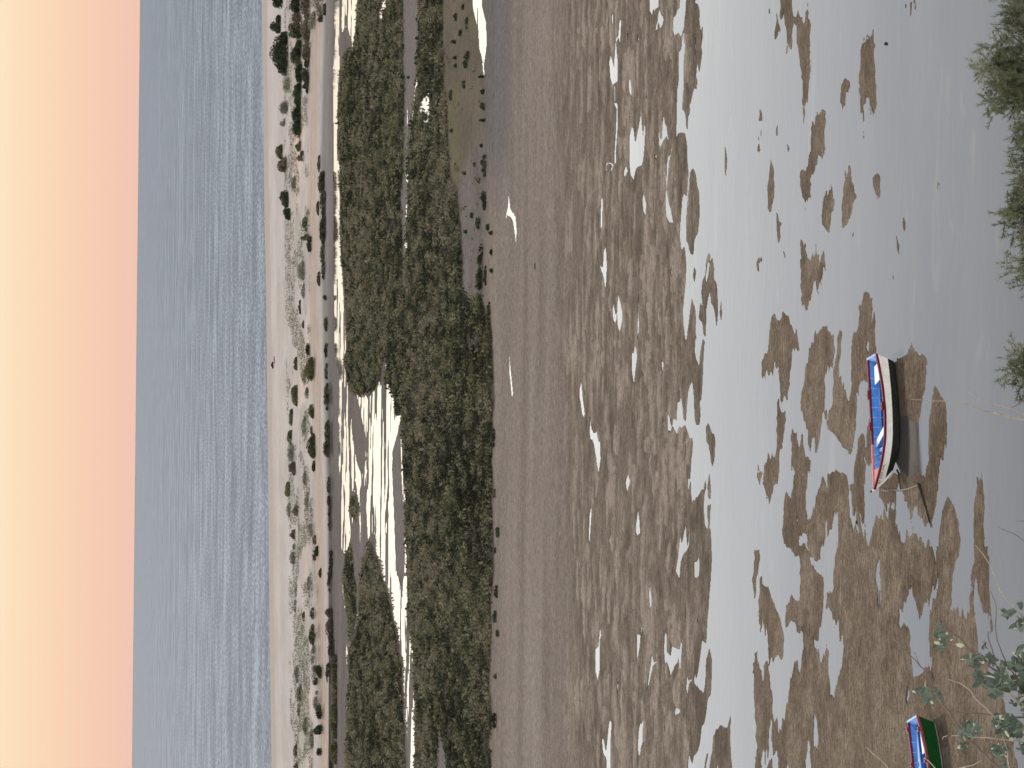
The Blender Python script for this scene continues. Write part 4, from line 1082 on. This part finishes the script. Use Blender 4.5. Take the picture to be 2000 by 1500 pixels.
shrub_root_p = at_Y(np.array(2160.), np.array(1380.), SY)
gz = slope_z(float(shrub_root_p[0]), SY)
bushr = empty('leafy_shrub', (float(shrub_root_p[0]), SY, gz))
tag(bushr, 'shrub with grey green oval leaves and thin stems in the near photo corner', 'shrub')
offs = np.array(bushr.location)
def shift(mb): mb.v = [tuple(np.array(q) - offs) for q in mb.v]; return mb
BR = [('d', Z1([(150, 700), (220, 830), (330, 930), (480, 1030), (560, 1150), (680, 1270), (770, 1340), (900, 1440), (1000, 1500), (1120, 1600), (1300, 1800)]), 1.2, 3.0),
      ('d', Z1([(870, 890), (880, 1040), (940, 1220), (990, 1420), (1030, 1490), (1100, 1580)]), 1.0, 1.8),
      ('d', Z1([(910, 280), (970, 430), (1000, 560), (980, 850), (1010, 1040), (1090, 1250), (1190, 1450), (1300, 1620)]), .7, 1.4),
      ('p', [(1905, 1065), (1922, 1085), (1937, 1110), (1952, 1150), (1961, 1164), (1978, 1183), (1986, 1192), (2000, 1206), (2040, 1250)], .6, 1.8),
      ('d', [(1950, 1030), (1966, 1037), (1988, 1047), (2020, 1075)], .5, 1.0), ('d', [(1984, 1017), (2000, 1018), (2030, 1030)], .6, 1.0),
      ('p', Z2([(1050, 180), (1200, 350), (1300, 450), (1400, 620), (1600, 800)]), 1.6, 3.0),
      ('p', Z2([(250, 130), (430, 190), (590, 300), (650, 400), (770, 520), (910, 670), (1000, 720), (1080, 800), (1300, 1000)]), .9, 2.2),
      ('d', Z2([(240, 632), (500, 640), (920, 680), (1150, 712), (1420, 720), (1600, 740)]), 1.2, 2.2),
      ('d', Z3([(150, 430), (260, 560), (400, 690), (530, 830), (640, 920), (690, 1080), (800, 1290)]) + Z2([(240, 600), (330, 760), (440, 900), (560, 1060), (650, 1130), (760, 1250), (900, 1380), (1020, 1480), (1250, 1700)]), .9, 2.8),
      ('d', Z3([(450, 640), (480, 720), (510, 790), (530, 830)]), .6, .9),
      ('p', Z2([(165, 1060), (180, 1020), (230, 1000), (400, 1000), (600, 1020), (860, 1030), (1100, 1060), (1420, 1100), (1600, 1140)]), .8, 1.6),
      ('p', Z2([(1080, 980), (1140, 1150), (1170, 1300), (1180, 1450), (1220, 1650)]), 1.0, 2.0),
      ('d', Z2([(1270, 1110), (1160, 1170)]), 1.1, 1.1), ('p', Z2([(780, 1380), (620, 1460), (420, 1500), (300, 1560)]), .9, 1.6),
      ('d', Z2([(700, 1090), (730, 1180), (760, 1250)]), 1.0, 1.4),
      ('p', [(1693, 1460), (1716, 1481), (1731, 1496), (1750, 1520)], .8, 1.2), ('p', [(1806, 1480), (1813, 1486), (1822, 1495), (1835, 1512)], 1.0, 1.2),
      ('d', [(2070, 1230), (2035, 1290), (1990, 1320)], 3.0, 2.0), ('d', [(2160, 1380), (2080, 1330), (2020, 1300), (1985, 1275)], 5.0, 2.0),
      ('d', [(2160, 1380), (2090, 1420), (2020, 1440), (1975, 1395)], 5.0, 2.0), ('d', [(2160, 1380), (2060, 1520), (1975, 1525)], 5.0, 2.4)]
for kind, pts, r0, r1 in BR:
    mb = MB(); twig(mb, pts, r0, r1); shift(mb).build('stem', m_twig if kind == 'p' else m_stem, bushr, True)
mb = MB(); q = at_Y(np.array(2160.), np.array(1380.), SY); mb.tube([offs - np.array([0, 0, .1]), (offs + q) / 2 + np.array([.05, .02, 0]), q], [.03, .022, .012], 8)
shift(mb).build('stem', m_stem, bushr, True)

# leaves: folded ovals
LV, LF, LC = [], [], []
def leaf(x, y, size, ang, pale=False, tone=1.0):
    """size in pixels of the 2000-pixel picture at the shrub's distance; ang = direction the tip points, seen from the viewpoint"""
    L = size * SY / FPX; c = at_Y(np.array(x), np.array(y), SY + rng.uniform(-.16, .16))
    ca, sa = math.cos(ang), math.sin(ang)
    ax = ca * (-IUP) + sa * (-IR) + rng.uniform(-.5, .5) * FWD; ax = ax / np.linalg.norm(ax)
    nrm = -FWD * .5 + np.array([0, 0, .75]) + rng.normal(size=3) * .42; nrm -= ax * (nrm @ ax); nrm /= np.linalg.norm(nrm)
    sd_ = np.cross(nrm, ax); fold = rng.uniform(.10, .35); curl = rng.uniform(-.22, .05)
    st = [(0, .06), (.18, .30), (.42, .43), (.68, .38), (.88, .20), (1.0, .02)]
    b0 = len(LV)
    for t, wd in st:
        m_ = c + ax * (t - .5) * L + nrm * curl * L * (t - .3) ** 2
        w_ = wd * L * .62
        LV.append(m_ - sd_ * w_ + nrm * w_ * fold); LV.append(m_); LV.append(m_ + sd_ * w_ + nrm * w_ * fold)
    base = np.array([.44, .44, .31]) if pale else np.array([.098, .120, .082]) * tone
    for i in range(len(st) - 1):
        for j in range(2):
            a = b0 + i * 3 + j; LF.append((a, a + 1, a + 4, a + 3))
    LC.extend([base * rng.uniform(.9, 1.1)] * (len(st) * 3))

def spray(cx, cy, n, rx, ry, size, pale=.10, tone=1.0):
    for _ in range(n):
        a = rng.uniform(0, 2 * math.pi); r_ = math.sqrt(rng.uniform())
        x = cx + rx * r_ * math.cos(a); y = cy + ry * r_ * math.sin(a)
        leaf(x, y, size * rng.uniform(.7, 1.2), math.atan2(y - cy, x - cx) + rng.normal() * .6, rng.uniform() < pale, tone * rng.uniform(.65, 1.35))
for cx, cy, n, rx, ry, sz in [(1839, 1213, 4, 3, 6, 9), (1838, 1222, 5, 8, 6, 12), (1832, 1240, 9, 12, 8, 20), (1843, 1246, 8, 10, 8, 18), (1838, 1261, 9, 12, 8, 18),
      (1892, 1287, 8, 12, 7, 18), (1900, 1296, 8, 12, 9, 19), (1924, 1285, 8, 14, 7, 20), (1938, 1292, 6, 9, 5, 16), (1925, 1260, 6, 5, 6, 13),
      (1992, 1186, 4, 4, 7, 16), (1968, 1199, 12, 12, 7, 18), (1978, 1196, 4, 8, 5, 14), (1990, 1222, 12, 14, 8, 19), (2000, 1210, 8, 12, 8, 18),
      (1992, 1278, 9, 9, 12, 24), (1976, 1297, 12, 15, 9, 22), (1962, 1303, 8, 10, 8, 18), (1995, 1303, 16, 16, 12, 24), (1912, 1318, 8, 9, 5, 22), (1920, 1332, 10, 14, 8, 24),
      (1945, 1328, 16, 16, 12, 24), (1966, 1322, 14, 14, 12, 24), (1950, 1346, 14, 18, 8, 24), (1975, 1340, 14, 14, 10, 24), (1996, 1330, 16, 14, 14, 24), (1946, 1358, 6, 9, 5, 20), (2000, 1355, 10, 12, 8, 22),
      (1994, 1372, 9, 10, 10, 15), (1978, 1374, 5, 8, 6, 11), (2004, 1390, 6, 6, 8, 16), (1952, 1399, 8, 8, 4, 15), (1966, 1408, 12, 14, 9, 20), (1950, 1418, 9, 11, 10, 18), (1978, 1410, 8, 8, 9, 18), (1961, 1429, 6, 9, 7, 17),
      (1978, 1428, 14, 13, 10, 20), (1990, 1425, 14, 12, 12, 20), (1987, 1442, 10, 12, 8, 18), (1953, 1463, 12, 14, 9, 19), (1960, 1470, 8, 8, 7, 16), (1950, 1476, 5, 8, 6, 18), (1965, 1495, 6, 8, 7, 16), (1998, 1460, 9, 9, 10, 16),
      (1803, 1352, 7, 12, 7, 20), (1812, 1362, 7, 10, 8, 20), (1806, 1346, 3, 6, 4, 18), (1828, 1352, 8, 8, 12, 15), (1836, 1360, 6, 6, 9, 14),
      (1893, 1417, 8, 8, 10, 20), (1906, 1420, 8, 9, 10, 21), (1897, 1430, 9, 14, 8, 19), (1878, 1431, 7, 9, 5, 18), (1886, 1442, 7, 9, 6, 16), (1886, 1455, 5, 6, 7, 18), (1884, 1466, 3, 4, 6, 16)]:
    spray(cx, cy, n, rx, ry, sz)
for x, y, sz, a in [(1875, 1260, 22, 3.3), (1830, 1255, 17, 3.3), (1858, 1250, 8, 2.6), (1880, 1288, 12, 3.2), (1918, 1294, 14, 3.0), (1952, 1193, 11, 3.2), (1984, 1226, 16, 2.8), (1808, 1339, 24, 1.6), (1786, 1351, 13, 3.3),
                    (1820, 1372, 12, .9), (1822, 1382, 8, 1.0), (1950, 1313, 12, 3.1), (1963, 1315, 18, .2), (1998, 1322, 14, .3), (1947, 1415, 18, 1.9), (1873, 1457, 10, 3.0), (1872, 1461, 8, 3.3), (1938, 1462, 8, 3.1), (1954, 1466, 12, .6), (1902, 1415, 10, 1.4), (1889, 1408, 8, 2.6), (1881, 1500, 10, .1)]:
    leaf(x, y, sz * .85, a, True)
LVa = np.array(LV) - offs
mesh_np('foliage', LVa, np.array(LF), m_leafg, bushr, colors=np.array(LC), smooth=True)

# bare pale branches rising from a dead bush lower on the slope
dead_y = 11.0
pd = at_Y(np.array(2120.), np.array(850.), dead_y); gz = slope_z(float(pd[0]), dead_y)
dead = empty('dead_bush', (float(pd[0]), dead_y, gz)); offs = np.array(dead.location)
tag(dead, 'bare pale twigs of a dead bush in front of the water', 'bush')
for pts, r0, r1, m_ in [(N5([(100, 1000), (220, 1005), (400, 1015), (540, 1025), (740, 1080), (770, 1110), (900, 1130), (1010, 1165), (1200, 1195), (1400, 1230)]) + [(2120, 850)], .5, 3.0, m_twig),
                        (N5([(660, 930), (760, 990), (870, 1045), (970, 1060), (1100, 1100), (1200, 1140), (1350, 1190)]) + [(2120, 850)], .6, 2.6, m_twig),
                        (N5([(1080, 1080), (1140, 1050), (1200, 1010), (1300, 960)]), .8, 1.6, m_stem),
                        (N5([(870, 1045), (900, 1040), (925, 1035)]), .5, .5, m_twig), (N5([(770, 1110), (800, 1120), (840, 1112)]), .6, .5, m_twig)]:
    mb = MB(); twig(mb, pts, r0, r1, dead_y); shift(mb).build('branch', m_, dead, True)
mb = MB(); mb.tube([offs - np.array([0, 0, .1]), (offs + pd) / 2 + np.array([.03, 0, 0]), pd], [.02, .014, .009], 7); shift(mb).build('branch', m_stem, dead, True)
